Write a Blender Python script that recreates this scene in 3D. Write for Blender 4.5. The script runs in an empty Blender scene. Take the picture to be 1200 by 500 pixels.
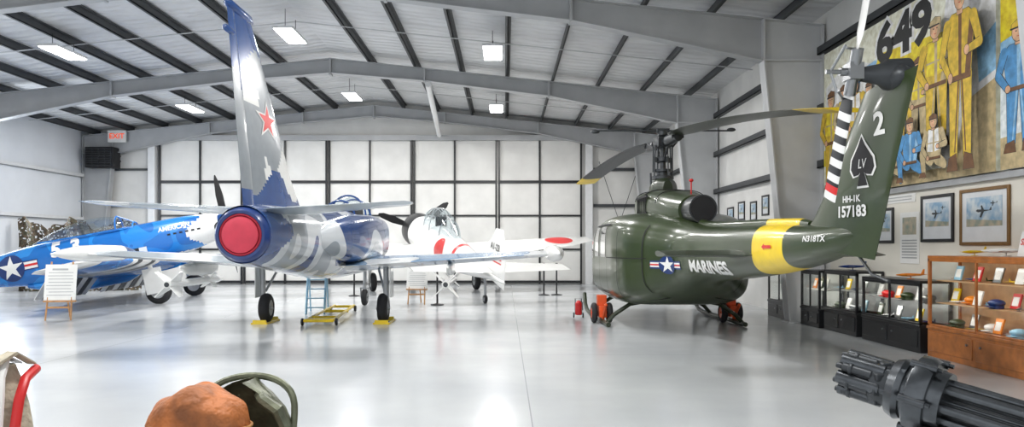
import bpy, bmesh, math, random
from mathutils import Vector, Matrix
from mathutils.bvhtree import BVHTree
random.seed(3)
SC=bpy.context.scene
COL=SC.collection
R=math.radians
# ---------------------------------------------------------------- materials
def mat(name,c,rough=.5,metal=0,var=.06,scale=6,coat=0,emit=0,bump=0,c2=None,bscale=40):
    m=bpy.data.materials.new(name); m.use_nodes=True
    nt=m.node_tree; b=nt.nodes['Principled BSDF']
    b.inputs['Roughness'].default_value=rough; b.inputs['Metallic'].default_value=metal
    b.inputs['Coat Weight'].default_value=coat; b.inputs['Coat Roughness'].default_value=.06
    tc=nt.nodes.new('ShaderNodeTexCoord'); n=nt.nodes.new('ShaderNodeTexNoise')
    n.inputs['Scale'].default_value=scale; n.inputs['Detail'].default_value=3
    nt.links.new(tc.outputs['Object'],n.inputs['Vector'])
    r=nt.nodes.new('ShaderNodeValToRGB')
    a=[max(0,x*(1-var)) for x in c]; d=[min(1,x*(1+var)) for x in c]
    if c2: a=list(c); d=list(c2)
    r.color_ramp.elements[0].position=.35; r.color_ramp.elements[1].position=.65
    r.color_ramp.elements[0].color=(*a,1); r.color_ramp.elements[1].color=(*d,1)
    nt.links.new(n.outputs['Fac'],r.inputs['Fac']); nt.links.new(r.outputs['Color'],b.inputs['Base Color'])
    if emit:
        b.inputs['Emission Color'].default_value=(*c,1); b.inputs['Emission Strength'].default_value=emit
    if bump:
        n2=nt.nodes.new('ShaderNodeTexNoise'); n2.inputs['Scale'].default_value=bscale
        nt.links.new(tc.outputs['Object'],n2.inputs['Vector'])
        bp=nt.nodes.new('ShaderNodeBump'); bp.inputs['Strength'].default_value=bump; bp.inputs['Distance'].default_value=.02
        nt.links.new(n2.outputs['Fac'],bp.inputs['Height']); nt.links.new(bp.outputs['Normal'],b.inputs['Normal'])
    return m
def camo(name,stops,scale=.8,rough=.18,coat=.6,dist=.6,offs=(0,0,0)):
    m=bpy.data.materials.new(name); m.use_nodes=True
    nt=m.node_tree; b=nt.nodes['Principled BSDF']
    b.inputs['Roughness'].default_value=rough; b.inputs['Coat Weight'].default_value=coat
    tc=nt.nodes.new('ShaderNodeTexCoord'); mp=nt.nodes.new('ShaderNodeMapping'); mp.inputs['Location'].default_value=offs
    n=nt.nodes.new('ShaderNodeTexNoise')
    n.inputs['Scale'].default_value=scale; n.inputs['Detail'].default_value=.3; n.inputs['Distortion'].default_value=dist
    nt.links.new(tc.outputs['Object'],mp.inputs['Vector']); nt.links.new(mp.outputs['Vector'],n.inputs['Vector'])
    r=nt.nodes.new('ShaderNodeValToRGB'); r.color_ramp.interpolation='CONSTANT'
    e=r.color_ramp.elements
    e[0].position=stops[0][0]; e[0].color=(*stops[0][1],1)
    e[1].position=stops[1][0]; e[1].color=(*stops[1][1],1)
    for p,c in stops[2:]:
        q=e.new(p); q.color=(*c,1)
    nt.links.new(n.outputs['Fac'],r.inputs['Fac']); nt.links.new(r.outputs['Color'],b.inputs['Base Color'])
    return m
def glass(name,tint=(.9,.95,.97),refl=.12):
    m=bpy.data.materials.new(name); m.use_nodes=True; nt=m.node_tree
    for n in list(nt.nodes): nt.nodes.remove(n)
    o=nt.nodes.new('ShaderNodeOutputMaterial'); mx=nt.nodes.new('ShaderNodeMixShader')
    t=nt.nodes.new('ShaderNodeBsdfTransparent'); g=nt.nodes.new('ShaderNodeBsdfGlossy')
    t.inputs['Color'].default_value=(*tint,1); g.inputs['Roughness'].default_value=.03
    mx.inputs[0].default_value=refl
    nt.links.new(t.outputs[0],mx.inputs[1]); nt.links.new(g.outputs[0],mx.inputs[2]); nt.links.new(mx.outputs[0],o.inputs[0])
    return m
M={}
M['white']=mat('white_paint',(.74,.75,.76),.35,var=.03)
M['gwhite']=mat('gloss_white_paint',(.82,.82,.80),.22,coat=.4,var=.02)
M['wall']=mat('white_wall_liner',(.76,.755,.73),.6,var=.06,scale=1.2,bump=.35,bscale=2.2)
M['walll']=mat('bright_wall_paint',(.78,.81,.85),.55,var=.03,scale=1)
M['lower']=mat('lower_wall_board',(.76,.73,.65),.5,var=.03,scale=2)
M['black']=mat('black_paint',(.015,.016,.018),.35)
M['blackm']=mat('black_matte',(.014,.014,.016),.8)
M['dark']=mat('dark_grey_metal',(.06,.065,.07),.4,.6)
M['steel']=mat('brushed_steel',(.35,.36,.37),.3,.9)
M['gun']=mat('gunmetal',(.105,.112,.12),.27,.95,var=.15,scale=30)
M['beam']=mat('grey_painted_beam',(.42,.43,.44),.45,var=.05,scale=2)
M['column']=mat('grey_painted_column',(.58,.59,.60),.45,var=.04,scale=2)
M['purlin']=mat('dark_purlin_steel',(.065,.07,.075),.5,.3)
M['rub']=mat('tire_rubber',(.02,.02,.022),.75)
M['hub']=mat('grey_hub_paint',(.42,.43,.44),.4,.3)
M['olive']=mat('olive_drab_gloss',(.030,.047,.014),.3,coat=.25,var=.08,scale=2)
M['olive2']=mat('dark_olive',(.020,.030,.012),.35)
M['yellow']=mat('yellow_paint',(.85,.60,.01),.35,coat=.2)
M['red']=mat('red_paint',(.62,.02,.02),.4)
M['cover']=mat('red_nozzle_cover',(.58,.045,.08),.7,bump=.15)
M['orange']=mat('orange_red_paint',(.78,.10,.02),.4)
M['navy']=mat('navy_paint',(.01,.035,.16),.3,coat=.3)
M['tan']=mat('leather_brown',(.38,.12,.03),.6,var=.4,scale=9,bump=.7,bscale=25)
M['cream']=mat('cream_canvas',(.48,.43,.33),.85,var=.14,scale=14,bump=.5)
M['wood']=mat('light_wood',(.48,.25,.10),.45,var=.15,scale=9)
M['owood']=mat('orange_wood',(.44,.15,.035),.35,var=.2,scale=7,coat=.2)
M['owoodl']=mat('pale_case_lining',(.58,.36,.19),.5,var=.1,scale=7)
M['gold']=mat('gilt_frame',(.22,.12,.04),.4,.3)
M['paper']=mat('paper_white',(.80,.80,.78),.6,var=.02)
M['matb']=mat('picture_mount',(.70,.72,.74),.6,var=.03)
M['sky']=mat('picture_sky',(.22,.38,.55),.5,c2=(.62,.68,.70),scale=7)
M['land']=mat('picture_land',(.25,.30,.25),.5,c2=(.50,.42,.30),scale=9)
M['lite']=mat('lamp_diffuser',(1,1,1),.5,emit=16,var=0)
M['exit']=mat('exit_lettering',(.95,.10,.02),.5,emit=.5)
M['amber']=mat('marker_amber',(.8,.25,.02),.4)
M['cyan']=mat('pale_blue',(.30,.55,.72),.35)
M['plate']=mat('grey_green_armor',(.13,.14,.09),.4,.4,var=.3,scale=12,bump=.2)
M['glass']=glass('canopy_glass',refl=.16)
M['caseg']=glass('case_glass',(.98,.99,.985),.05)
M['tint']=mat('dark_window',(.02,.028,.03),.05,coat=1)
NB=(.012,.05,.19)
M['jet']=camo('jet_camouflage',[(0,NB),(.395,(.62,.65,.68)),(.46,(.30,.335,.37)),(.52,(.66,.68,.70)),(.575,(.38,.42,.46)),(.64,(.015,.07,.25))],.62,.2,.5,.15,(3.2,1.0,.4))
M['jetw']=camo('jet_wing_camouflage',[(0,(.36,.42,.46)),(.47,(.68,.70,.71)),(.60,(.16,.28,.44))],.7,.25,.3,.3,(1,5,0))
M['fing']=mat('fin_grey',(.24,.265,.29),.3,coat=.25); M['jblue']=mat('jet_blue',(.014,.065,.24),.25,coat=.35)
M['mus']=camo('fighter_blue',[(0,(.012,.15,.50)),(.50,(.02,.24,.66)),(.60,(.015,.17,.54))],1.3,.25,.4,.4)
M['net']=camo('net_cloth',[(0,(.05,.04,.03)),(.45,(.16,.11,.07)),(.55,(.08,.08,.05))],9,.9,0,1)
def floor_mat():
    m=bpy.data.materials.new('epoxy_floor'); m.use_nodes=True; nt=m.node_tree; b=nt.nodes['Principled BSDF']
    tc=nt.nodes.new('ShaderNodeTexCoord'); sx=nt.nodes.new('ShaderNodeSeparateXYZ'); nt.links.new(tc.outputs['Object'],sx.inputs[0])
    def seam(out,per,off):
        a=nt.nodes.new('ShaderNodeMath'); a.operation='ADD'; a.inputs[1].default_value=off; nt.links.new(out,a.inputs[0])
        p=nt.nodes.new('ShaderNodeMath'); p.operation='PINGPONG'; p.inputs[1].default_value=per/2; nt.links.new(a.outputs[0],p.inputs[0])
        l=nt.nodes.new('ShaderNodeMath'); l.operation='LESS_THAN'; l.inputs[1].default_value=.006; nt.links.new(p.outputs[0],l.inputs[0]); return l
    s1=seam(sx.outputs['X'],6.2,-.23); s2=seam(sx.outputs['Y'],7.5,-3.2)
    mx=nt.nodes.new('ShaderNodeMath'); mx.operation='MAXIMUM'; nt.links.new(s1.outputs[0],mx.inputs[0]); nt.links.new(s2.outputs[0],mx.inputs[1])
    n=nt.nodes.new('ShaderNodeTexNoise'); n.inputs['Scale'].default_value=.7; n.inputs['Detail'].default_value=6
    nt.links.new(tc.outputs['Object'],n.inputs['Vector'])
    r=nt.nodes.new('ShaderNodeValToRGB'); r.color_ramp.elements[0].color=(.50,.525,.545,1); r.color_ramp.elements[1].color=(.57,.59,.605,1)
    r.color_ramp.elements[0].position=.3; r.color_ramp.elements[1].position=.7
    nt.links.new(n.outputs['Fac'],r.inputs[0])
    mc=nt.nodes.new('ShaderNodeMixRGB'); mc.inputs[2].default_value=(.34,.35,.37,1)
    nt.links.new(mx.outputs[0],mc.inputs[0]); nt.links.new(r.outputs[0],mc.inputs[1]); nt.links.new(mc.outputs[0],b.inputs['Base Color'])
    rr=nt.nodes.new('ShaderNodeMapRange'); rr.inputs[3].default_value=.12; rr.inputs[4].default_value=.27
    nt.links.new(n.outputs['Fac'],rr.inputs[0]); nt.links.new(rr.outputs[0],b.inputs['Roughness'])
    b.inputs['Coat Weight'].default_value=.15; b.inputs['Coat Roughness'].default_value=.12
    return m
M['floor']=floor_mat()
def roof_mat():
    m=mat('roof_insulation',(.64,.65,.66),.5,var=.07,scale=1.0)
    nt=m.node_tree; b=nt.nodes['Principled BSDF']; tc=nt.nodes.new('ShaderNodeTexCoord')
    w=nt.nodes.new('ShaderNodeTexWave'); w.bands_direction='Y'; w.inputs['Scale'].default_value=.9; w.inputs['Distortion'].default_value=6; w.inputs['Detail'].default_value=3
    nt.links.new(tc.outputs['Object'],w.inputs['Vector'])
    bp=nt.nodes.new('ShaderNodeBump'); bp.inputs['Strength'].default_value=.5; bp.inputs['Distance'].default_value=.08
    nt.links.new(w.outputs['Fac'],bp.inputs['Height']); nt.links.new(bp.outputs['Normal'],b.inputs['Normal']); return m
M['roof']=roof_mat()
# ---------------------------------------------------------------- mesh builder
def frame(ax):
    z=Vector(ax).normalized(); t=Vector((0,0,1)) if abs(z.z)<.9 else Vector((0,1,0))
    x=t.cross(z).normalized(); return x,z.cross(x),z
class MB:
    def __init__(s): s.v=[];s.f=[];s.m=[]
    def add(s,v,f,mi=0,T=None):
        o=len(s.v)
        s.v+=[tuple(T@Vector(p)) if T else tuple(p) for p in v]
        s.f+=[tuple(i+o for i in q) for q in f]; s.m+=[mi]*len(f); return s
    def box(s,c,sz,mi=0,rot=None):
        x,y,z=[a/2 for a in sz]; v=[]
        for i in (-x,x):
            for j in (-y,y):
                for k in (-z,z):
                    p=Vector((i,j,k))
                    if rot: p=rot@p
                    v.append(tuple(p+Vector(c)))
        return s.add(v,[(0,1,3,2),(4,6,7,5),(0,4,5,1),(2,3,7,6),(0,2,6,4),(1,5,7,3)],mi)
    def b2(s,a,b,mi=0):
        return s.box([(a[i]+b[i])/2 for i in range(3)],[abs(b[i]-a[i]) for i in range(3)],mi)
    def loft(s,L,mi=0,cap=(True,True),closed=False):
        n=len(L[0]); v=[p for l in L for p in l]; f=[]
        k=len(L)
        for i in range(k if closed else k-1):
            a=i*n; b=((i+1)%k)*n
            for j in range(n):
                j2=(j+1)%n; f.append((a+j,a+j2,b+j2,b+j))
        if not closed:
            if cap[0]: f.append(tuple(range(n))[::-1])
            if cap[1]: f.append(tuple((k-1)*n+j for j in range(n)))
        return s.add(v,f,mi)
    def lathe(s,o,ax,prof,n=24,mi=0,cap=(True,True)):
        x,y,z=frame(ax); o=Vector(o); L=[]
        for t,r in prof:
            L.append([tuple(o+z*t+x*(r*math.cos(2*math.pi*j/n))+y*(r*math.sin(2*math.pi*j/n))) for j in range(n)])
        return s.loft(L,mi,cap)
    def cyl(s,a,b,r,r2=None,n=16,mi=0):
        a=Vector(a);b=Vector(b); l=(b-a).length
        return s.lathe(a,b-a,[(0,r),(l,r if r2 is None else r2)],n,mi)
    def tube(s,pts,r,n=8,mi=0,closed=False):
        P=[Vector(p) for p in pts]; L=[]; k=len(P); up=None
        for i,p in enumerate(P):
            if closed: d=P[(i+1)%k]-P[i-1]
            else: d=(P[min(i+1,k-1)]-P[max(i-1,0)])
            d.normalize()
            if up is None: x,y,z=frame(d)
            else:
                x=(up-d*up.dot(d)).normalized(); y=d.cross(x)
            up=x
            rr=r[i] if isinstance(r,(list,tuple)) else r
            L.append([tuple(p+x*(rr*math.cos(2*math.pi*j/n))+y*(rr*math.sin(2*math.pi*j/n))) for j in range(n)])
        return s.loft(L,mi,closed=closed)
    def prism(s,pts,t,mi=0):
        n=len(pts); t=Vector(t); v=[tuple(p) for p in pts]+[tuple(Vector(p)+t) for p in pts]
        f=[tuple(range(n))[::-1],tuple(range(n,2*n))]+[(i,(i+1)%n,n+(i+1)%n,n+i) for i in range(n)]
        return s.add(v,f,mi)
    def ell(s,c,r,mi=0,n=20,k=12,e=1.0):
        L=[]
        for i in range(1,k):
            a=-math.pi/2+math.pi*i/k; cz=math.copysign(abs(math.sin(a))**e,math.sin(a)); cr=abs(math.cos(a))**e
            L.append([(c[0]+r[0]*cr*math.copysign(abs(math.cos(b))**e,math.cos(b)),c[1]+r[1]*cr*math.copysign(abs(math.sin(b))**e,math.sin(b)),c[2]+r[2]*cz) for b in [2*math.pi*j/n for j in range(n)]])
        return s.loft(L,mi)
    def recolor(s,fn):
        for i,q in enumerate(s.f):
            c=Vector((0,0,0))
            for k in q: c+=Vector(s.v[k])
            r=fn(c/len(q),s.m[i])
            if r is not None: s.m[i]=r
        return s
    def bvh(s,*o):
        v=[Vector(p) for p in s.v]; f=list(s.f)
        for q in o:
            k=len(v); v+=[Vector(p) for p in q.v]; f+=[tuple(i+k for i in a) for a in q.f]
        return BVHTree.FromPolygons(v,f)
    def obj(s,name,parent=None,mats=None,loc=None,rot=None,bevel=0,smooth=True,ang=35,label=None,sub=0,**kw):
        me=bpy.data.meshes.new(name); me.from_pydata(s.v,[],s.f); me.update()
        if not isinstance(mats,(list,tuple)): mats=[mats]
        for m in mats: me.materials.append(M[m] if isinstance(m,str) else m)
        if len(mats)>1: me.polygons.foreach_set('material_index',s.m)
        bm=bmesh.new(); bm.from_mesh(me); bmesh.ops.recalc_face_normals(bm,faces=bm.faces); bm.to_mesh(me); bm.free()
        if smooth:
            me.shade_smooth(); me.set_sharp_from_angle(angle=R(ang))
        o=bpy.data.objects.new(name,me); COL.objects.link(o)
        if parent: o.parent=parent
        if loc: o.location=loc
        if rot: o.rotation_euler=rot
        if bevel:
            b=o.modifiers.new('bevel','BEVEL'); b.width=bevel; b.segments=2; b.limit_method='ANGLE'; b.angle_limit=R(40)
        if label: o['label']=label
        for k,v in kw.items(): o[k]=v
        return o
def thing(name,label,cat,loc=(0,0,0),rot=(0,0,0),scale=1,group=None):
    e=bpy.data.objects.new(name,None); e.empty_display_size=.2; COL.objects.link(e)
    e.location=loc; e.rotation_euler=rot; e.scale=(scale,)*3
    e['label']=label; e['category']=cat
    if group: e['group']=group
    return e
def tag(o,label,cat,group=None):
    o['label']=label;o['category']=cat
    if group:o['group']=group
    return o
def keys_interp(K,sub):
    out=[]; n=len(K); D=len(K[0])
    def slope(i,d):
        if i==0 or i==n-1: 
            j=1 if i==0 else n-1
            return (K[j][d]-K[j-1][d])/(K[j][0]-K[j-1][0])
        a=(K[i][d]-K[i-1][d])/(K[i][0]-K[i-1][0]); b=(K[i+1][d]-K[i][d])/(K[i+1][0]-K[i][0])
        if a*b<=0: return 0
        return 2*a*b/(a+b)
    for i in range(n-1):
        h=K[i+1][0]-K[i][0]
        for s in range(sub):
            t=s/sub; row=[K[i][0]+h*t]
            for d in range(1,D):
                m0=slope(i,d)*h; m1=slope(i+1,d)*h
                row.append((2*t**3-3*t*t+1)*K[i][d]+(t**3-2*t*t+t)*m0+(-2*t**3+3*t*t)*K[i+1][d]+(t**3-t*t)*m1)
            out.append(row)
    out.append(list(K[-1])); return out
def body(mb,K,sub=5,N=40,cx=0,mi=0,cap=(True,True)):
    L=[]
    for r in keys_interp(K,sub):
        y,w,zt,zb,n=r[:5]; x0=r[5] if len(r)>5 else cx
        cz=(zt+zb)/2; h=(zt-zb)/2; l=[]
        for j in range(N):
            a=2*math.pi*j/N; c=math.cos(a); s_=math.sin(a)
            l.append((x0+w*math.copysign(abs(c)**(2/n),c),y,cz+h*math.copysign(abs(s_)**(2/n),s_)))
        L.append(l)
    return mb.loft(L,mi,cap)
def foil(le,te,up,t,N=10):
    le=Vector(le);te=Vector(te);up=Vector(up).normalized(); ch=(te-le).length
    def yt(c): return 5*t*(.2969*math.sqrt(c)-.126*c-.3516*c*c+.2843*c**3-.1015*c**4)*ch
    cs=[(1-math.cos(math.pi*i/N))/2 for i in range(N+1)]
    up_=[tuple(le.lerp(te,c)+up*(yt(c)+.001)) for c in cs[::-1]]
    lo=[tuple(le.lerp(te,c)-up*(yt(c)+.001)) for c in cs[1:]]
    return up_+lo
def wing(mb,S,up=(0,0,1),sub=8,mi=0,N=10):
    L=[]
    for i in range(len(S)-1):
        for s in range(sub):
            t=s/sub
            L.append(foil(Vector(S[i][0]).lerp(Vector(S[i+1][0]),t),Vector(S[i][1]).lerp(Vector(S[i+1][1]),t),up,S[i][2]*(1-t)+S[i+1][2]*t,N))
    L.append(foil(S[-1][0],S[-1][1],up,S[-1][2],N))
    return mb.loft(L,mi)
# 2d shapes
def sub2d(v,f,times=1):
    v=list(v); T=[]
    for q in f:
        for i in range(1,len(q)-1): T.append((q[0],q[i],q[i+1]))
    for _ in range(times):
        mid={}; N=[]
        def m(a,b):
            k=(min(a,b),max(a,b))
            if k not in mid:
                mid[k]=len(v); v.append(((v[a][0]+v[b][0])/2,(v[a][1]+v[b][1])/2))
            return mid[k]
        for a,b,c in T:
            ab,bc,ca=m(a,b),m(b,c),m(c,a); N+=[(a,ab,ca),(ab,b,bc),(ca,bc,c),(ab,bc,ca)]
        T=N
    return v,T
def text2d(s,size,bold=0,shear=0,sx=1,dx=0,dy=0,sub=1):
    c=bpy.data.curves.new('t','FONT'); c.body=s; c.size=size; c.align_x='CENTER'; c.align_y='CENTER'; c.offset=bold; c.shear=shear; c.resolution_u=3
    o=bpy.data.objects.new('t',c); COL.objects.link(o); bpy.context.view_layer.update()
    dg=bpy.context.evaluated_depsgraph_get(); me=bpy.data.meshes.new_from_object(o.evaluated_get(dg))
    v=[(p.co.x*sx+dx,p.co.y+dy) for p in me.vertices]; f=[tuple(q.vertices) for q in me.polygons]
    bpy.data.objects.remove(o); bpy.data.meshes.remove(me); bpy.data.curves.remove(c)
    return sub2d(v,f,sub) if sub else (v,f)
def disc2d(r,n=32,cx=0,cy=0,times=2):
    v=[(cx,cy)]+[(cx+r*math.cos(2*math.pi*i/n),cy+r*math.sin(2*math.pi*i/n)) for i in range(n)]
    return sub2d(v,[(0,i+1,(i+1)%n+1) for i in range(n)],times)
def star2d(r,cx=0,cy=0,times=2,rot=0,sx=1):
    v=[(cx,cy)]
    for i in range(10):
        a=math.pi/2+math.pi*i/5+rot; q=r if i%2==0 else r*.382
        v.append((cx+sx*q*math.cos(a),cy+q*math.sin(a)))
    return sub2d(v,[(0,i+1,(i+1)%10+1) for i in range(10)],times)
def rect2d(w,h,cx=0,cy=0,nx=6,ny=6):
    v=[(cx-w/2+w*i/nx,cy-h/2+h*j/ny) for j in range(ny+1) for i in range(nx+1)]
    return v,[(j*(nx+1)+i,j*(nx+1)+i+1,(j+1)*(nx+1)+i+1,(j+1)*(nx+1)+i) for j in range(ny) for i in range(nx)]
def decal(name,parent,layers,mats,O,U,V,bvh=None,label=None,off=.006):
    O=Vector(O);U=Vector(U).normalized();V=Vector(V).normalized(); nrm=U.cross(V).normalized()
    mb=MB()
    for k,(v,f,mi) in enumerate(layers):
        w=[]
        for a,b in v:
            p=O+U*a+V*b
            if bvh:
                h=bvh.ray_cast(p+nrm*2.0,-nrm,4)
                if h[0] is not None: p=h[0]
            w.append(tuple(p+nrm*(off+.003*k)))
        mb.add(w,f,mi)
    me=bpy.data.meshes.new(name); me.from_pydata(mb.v,[],mb.f)
    for m in mats: me.materials.append(M[m])
    me.polygons.foreach_set('material_index',mb.m)
    o=bpy.data.objects.new(name,me); COL.objects.link(o)
    if parent:o.parent=parent
    if label:o['label']=label
    return o
def us_star(r,sx=1):
    def q(L): return [(a*sx,b) for a,b in L[0]],L[1]
    c=q(disc2d(r)); b1=q(rect2d(r*4.0,r*.62+.04,nx=16)); b2=q(rect2d(r*3.9,r*.54,nx=16)); rd=q(rect2d(r*3.9,r*.17,nx=16))
    return [(*b1,0),(*b2,1),(*rd,2),(*c,0),(*q(star2d(r*.95)),1)]
def wheel(mb,c,r,w,ax=(1,0,0),mt=0,mh=1):
    c=Vector(c); a=Vector(ax).normalized()
    o=c-a*(w/2)
    mb.lathe(o,a,[(0,r*.55),(.02*w,r*.8),(.15*w,r*.94),(.35*w,r),(.65*w,r),(.85*w,r*.94),(.98*w,r*.8),(w,r*.55)],28,mt,cap=(False,False))
    mb.lathe(o,a,[(w*.12,r*.3),(w*.05,r*.55),(w*.95,r*.55),(w*.88,r*.3)],20,mh)
    mb.lathe(o,a,[(-w*.05,r*.12),(w*1.05,r*.12)],12,mh)
# ================================================================ ROOM
WX=6.35; LX=-16.75; RX=-5.2; Y1=30.9; Y0=-3.0; EZ=7.1
def top(x): return EZ-.105*abs(x-RX)
MB().b2((LX-.2,Y0,-.1),(WX+.2,Y1+.2,0)).obj('floor',None,'floor',kind='structure',smooth=False)
mb=MB()
for a,b in ((LX-.3,RX),(RX,WX+.3)):
    mb.prism([(a,Y0,top(a)+.24),(b,Y0,top(b)+.24),(b,Y0,top(b)+.34),(a,Y0,top(a)+.34)],(0,Y1-Y0+.2,0))
mb.obj('ceiling',None,'roof',kind='structure',smooth=False)
MB().b2((WX,Y0,0),(WX+.15,Y1,6.3)).obj('wall_right',None,'wall',kind='structure',smooth=False)
MB().b2((LX-.15,Y0,0),(LX,Y1,6.3)).obj('wall_left',None,'walll',kind='structure',smooth=False)
MB().prism([(LX,Y1,0),(WX,Y1,0),(WX,Y1,top(WX)+.24),(RX,Y1,EZ+.24),(LX,Y1,top(LX)+.24)],(0,.15,0)).obj('wall_back',None,'wall',kind='structure',smooth=False)
MB().b2((WX-.04,Y0,0),(WX,14.9,2.38)).obj('trim_1',None,'lower',kind='structure',smooth=False)
MB().b2((WX-.10,Y0,2.36),(WX,15.0,2.44)).obj('trim_2',None,'hub',kind='structure',smooth=False)
MB().b2((WX-.06,Y0,0),(WX-.04,14.9,.12)).obj('baseboard_right',None,'dark',kind='structure',smooth=False)
xs=[-13.9,-10.5,-7.1,-3.7,-.3,3.1]
for i in range(5):
    mb=MB(); a,b=xs[i]+.02,xs[i+1]-.02
    mb.b2((a,Y1-.09,.02),(b,Y1-.02,5.75),0)
    for x in (a+.04,(a+b)/2-.02,b-.04): mb.b2((x-.035,Y1-.17,.02),(x+.035,Y1-.09,5.75),1)
    for z,t in ((.1,.05),(1.4,.035),(2.75,.035),(4.1,.055)): mb.b2((a,Y1-.15,z-t),(b,Y1-.09,z+t),1)
    mb.obj('door_%d'%(i+1),None,['wall','black'],kind='structure',smooth=False)
MB().b2((-14.0,Y1-.3,5.75),(3.3,Y1,5.95)).obj('trim_3',None,'beam',kind='structure',smooth=False)
for i,(x,w) in enumerate(((-14.1,.28),(3.35,.28))):
    MB().b2((x-w/2,Y1-.32,0),(x+w/2,Y1-.02,top(x)-.3)).obj('wall_post',None,'white',bevel=.01,label='white steel wall post beside the hangar door',category='wall post',group='end wall posts')
mb=MB(); mb.b2((-15.9,Y1-.08,0),(-14.95,Y1-.02,2.15),0); mb.b2((-15.98,Y1-.1,0),(-15.9,Y1-.01,2.22),1); mb.b2((-14.95,Y1-.1,0),(-14.87,Y1-.01,2.22),1); mb.b2((-15.98,Y1-.1,2.15),(-14.87,Y1-.01,2.22),1)
mb.obj('door_6',None,['white','dark'],kind='structure',smooth=False)
def portal(y):
    th=thing('portal_frame','grey painted steel portal frame spanning the hangar','steel frame',(0,y,0),group='hangar portal frames')
    mb=MB()
    def seg(x0,x1,t0,b0,t1,b1):
        mb.prism([(x0,-.012,b0),(x1,-.012,b1),(x1,-.012,t1),(x0,-.012,t0)],(0,.024,0))
        for a,b in ((t0,t1),(b0,b1)):
            mb.prism([(x0,-.13,a-.02),(x1,-.13,b-.02),(x1,-.13,b),(x0,-.13,a)],(0,.26,0))
    for sx in (1,-1):
        e=(WX-.1) if sx>0 else (LX+.1)
        hx=e-sx*1.15
        P=[(RX,.42),(RX+sx*2.8,.36),(RX+sx*6.5,.42),(hx,.82)]
        for (xa,da),(xb,db) in zip(P,P[1:]):
            seg(xa,xb,top(xa),top(xa)-da,top(xb),top(xb)-db)
        for xa,da in P[1:3]: mb.b2((xa-.03,-.14,top(xa)-da-.05),(xa+.03,.14,top(xa)+.0))
    mb.b2((RX-.03,-.14,EZ-.5),(RX+.03,.14,EZ))
    mb.obj('rafter',th,'beam',smooth=False)
    for sx in (1,-1):
        e=(WX-.05) if sx>0 else (LX+.05); mb=MB()
        ti=e-sx*1.2; bi=e-sx*.68; zt=top(e); zk=top(ti)-.82
        mb.prism([(e,-.012,0),(bi,-.012,0),(ti,-.012,zk),(ti,-.012,top(ti)),(e,-.012,zt)],(0,.024,0))
        mb.prism([(bi,-.15,0),(bi+sx*.03,-.15,0),(ti+sx*.03,-.15,zk),(ti,-.15,zk)],(0,.30,0))
        mb.b2((ti,-.15,zk),(ti+sx*.03,.15,top(ti)))
        mb.b2((e-sx*.03,-.15,0),(e,.15,zt)); mb.prism([(ti,-.15,top(ti)-.02),(e,-.15,zt-.02),(e,-.15,zt),(ti,-.15,top(ti))],(0,.3,0))
        mb.prism([(ti,-.12,zk-.02),(e,-.12,zk-.02),(e,-.12,zk+.01),(ti,-.12,zk+.01)],(0,.24,0))
        mb.b2((min(bi,e)-.05,-.2,0),(max(bi,e)-.0,.2,.03))
        mb.obj('column',th,'beam' if sx<0 else 'column',smooth=False)
for y in (30.45,22.9,15.3,7.7,.1): portal(y)
x=LX+.5
while x<WX-.2:
    if abs(x-RX)>.25:
        z=top(x)
        mb=MB(); mb.b2((-.012,0,.01),(.012,Y1-Y0-.1,.21)); mb.b2((-.012,0,.19),(.07,Y1-Y0-.1,.21)); mb.b2((-.07,0,.01),(.012,Y1-Y0-.1,.03))
        o=mb.obj('roof_purlin',None,'purlin',loc=(x,Y0+.05,z),smooth=False)
        tag(o,'dark steel purlin running the length of the roof','roof purlin','roof purlins')
    x+=1.36
for y in [3.9,11.5,19.1,26.7]:
    mb=MB()
    for sx,e in ((1,WX-.2),(-1,LX+.2)):
        mb.prism([(RX,-.03,EZ+.0),(e,-.03,top(e)+.0),(e,-.03,top(e)-.012),(RX,-.03,EZ-.012)],(0,.06,0))
    tag(mb.obj('roof_strap',None,'beam',loc=(0,y,0),smooth=False),'thin metal brace strip under the roof purlins','roof brace','roof braces')
mb=MB(); mb.cyl((-2.3,22.9,6.35),(-2.6,30.3,5.9),.09); tag(mb.obj('roof_strut',None,'white'),'white round steel strut under the roof','strut')
for z,y0,y1 in ((3.15,15.0,30.3),(4.25,15.0,30.3),(5.40,-2.5,30.3),(1.5,16.9,30.3)):
    mb=MB(); mb.b2((-.14,y0,-.09),(-.0,y1,-.07)); mb.b2((-.14,y0,-.09),(-.125,y1,.06))
    tag(mb.obj('wall_girt',None,'purlin',loc=(WX-.005,0,z),smooth=False),'dark steel girt along the hangar wall','wall girt','side wall girts')
for z in (3.15,4.6):
    mb=MB(); mb.b2((3.55,-.12,-.06),(WX-.1,0,.06)); tag(mb.obj('wall_girt',None,'purlin',loc=(0,Y1-.005,z),smooth=False),'dark steel girt across the end wall','wall girt','end wall girts')
    mb=MB(); mb.b2((LX+.1,-.12,-.04),(-14.3,0,.04)); tag(mb.obj('wall_girt',None,'purlin',loc=(0,Y1-.005,z),smooth=False),'dark steel girt across the end wall','wall girt','end wall girts')
for z in (2.6,4.3):
    mb=MB(); mb.b2((0,-2.5,-.07),(.12,30.3,-.05)); mb.b2((.105,-2.5,-.07),(.12,30.3,.07))
    tag(mb.obj('wall_girt',None,'white',loc=(LX+.005,0,z),smooth=False),'white steel girt along the bright side wall','wall girt','bright side wall girts')
for a,b in (((3.75,Y1-.2,.0),(5.4,Y1-.2,4.9)),((5.4,Y1-.24,.0),(3.75,Y1-.24,4.9))):
    tag(MB().cyl(a,b,.012,n=6).obj('brace_rod',None,'dark'),'thin diagonal steel brace rod on end wall','brace rod','brace rods')
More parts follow.
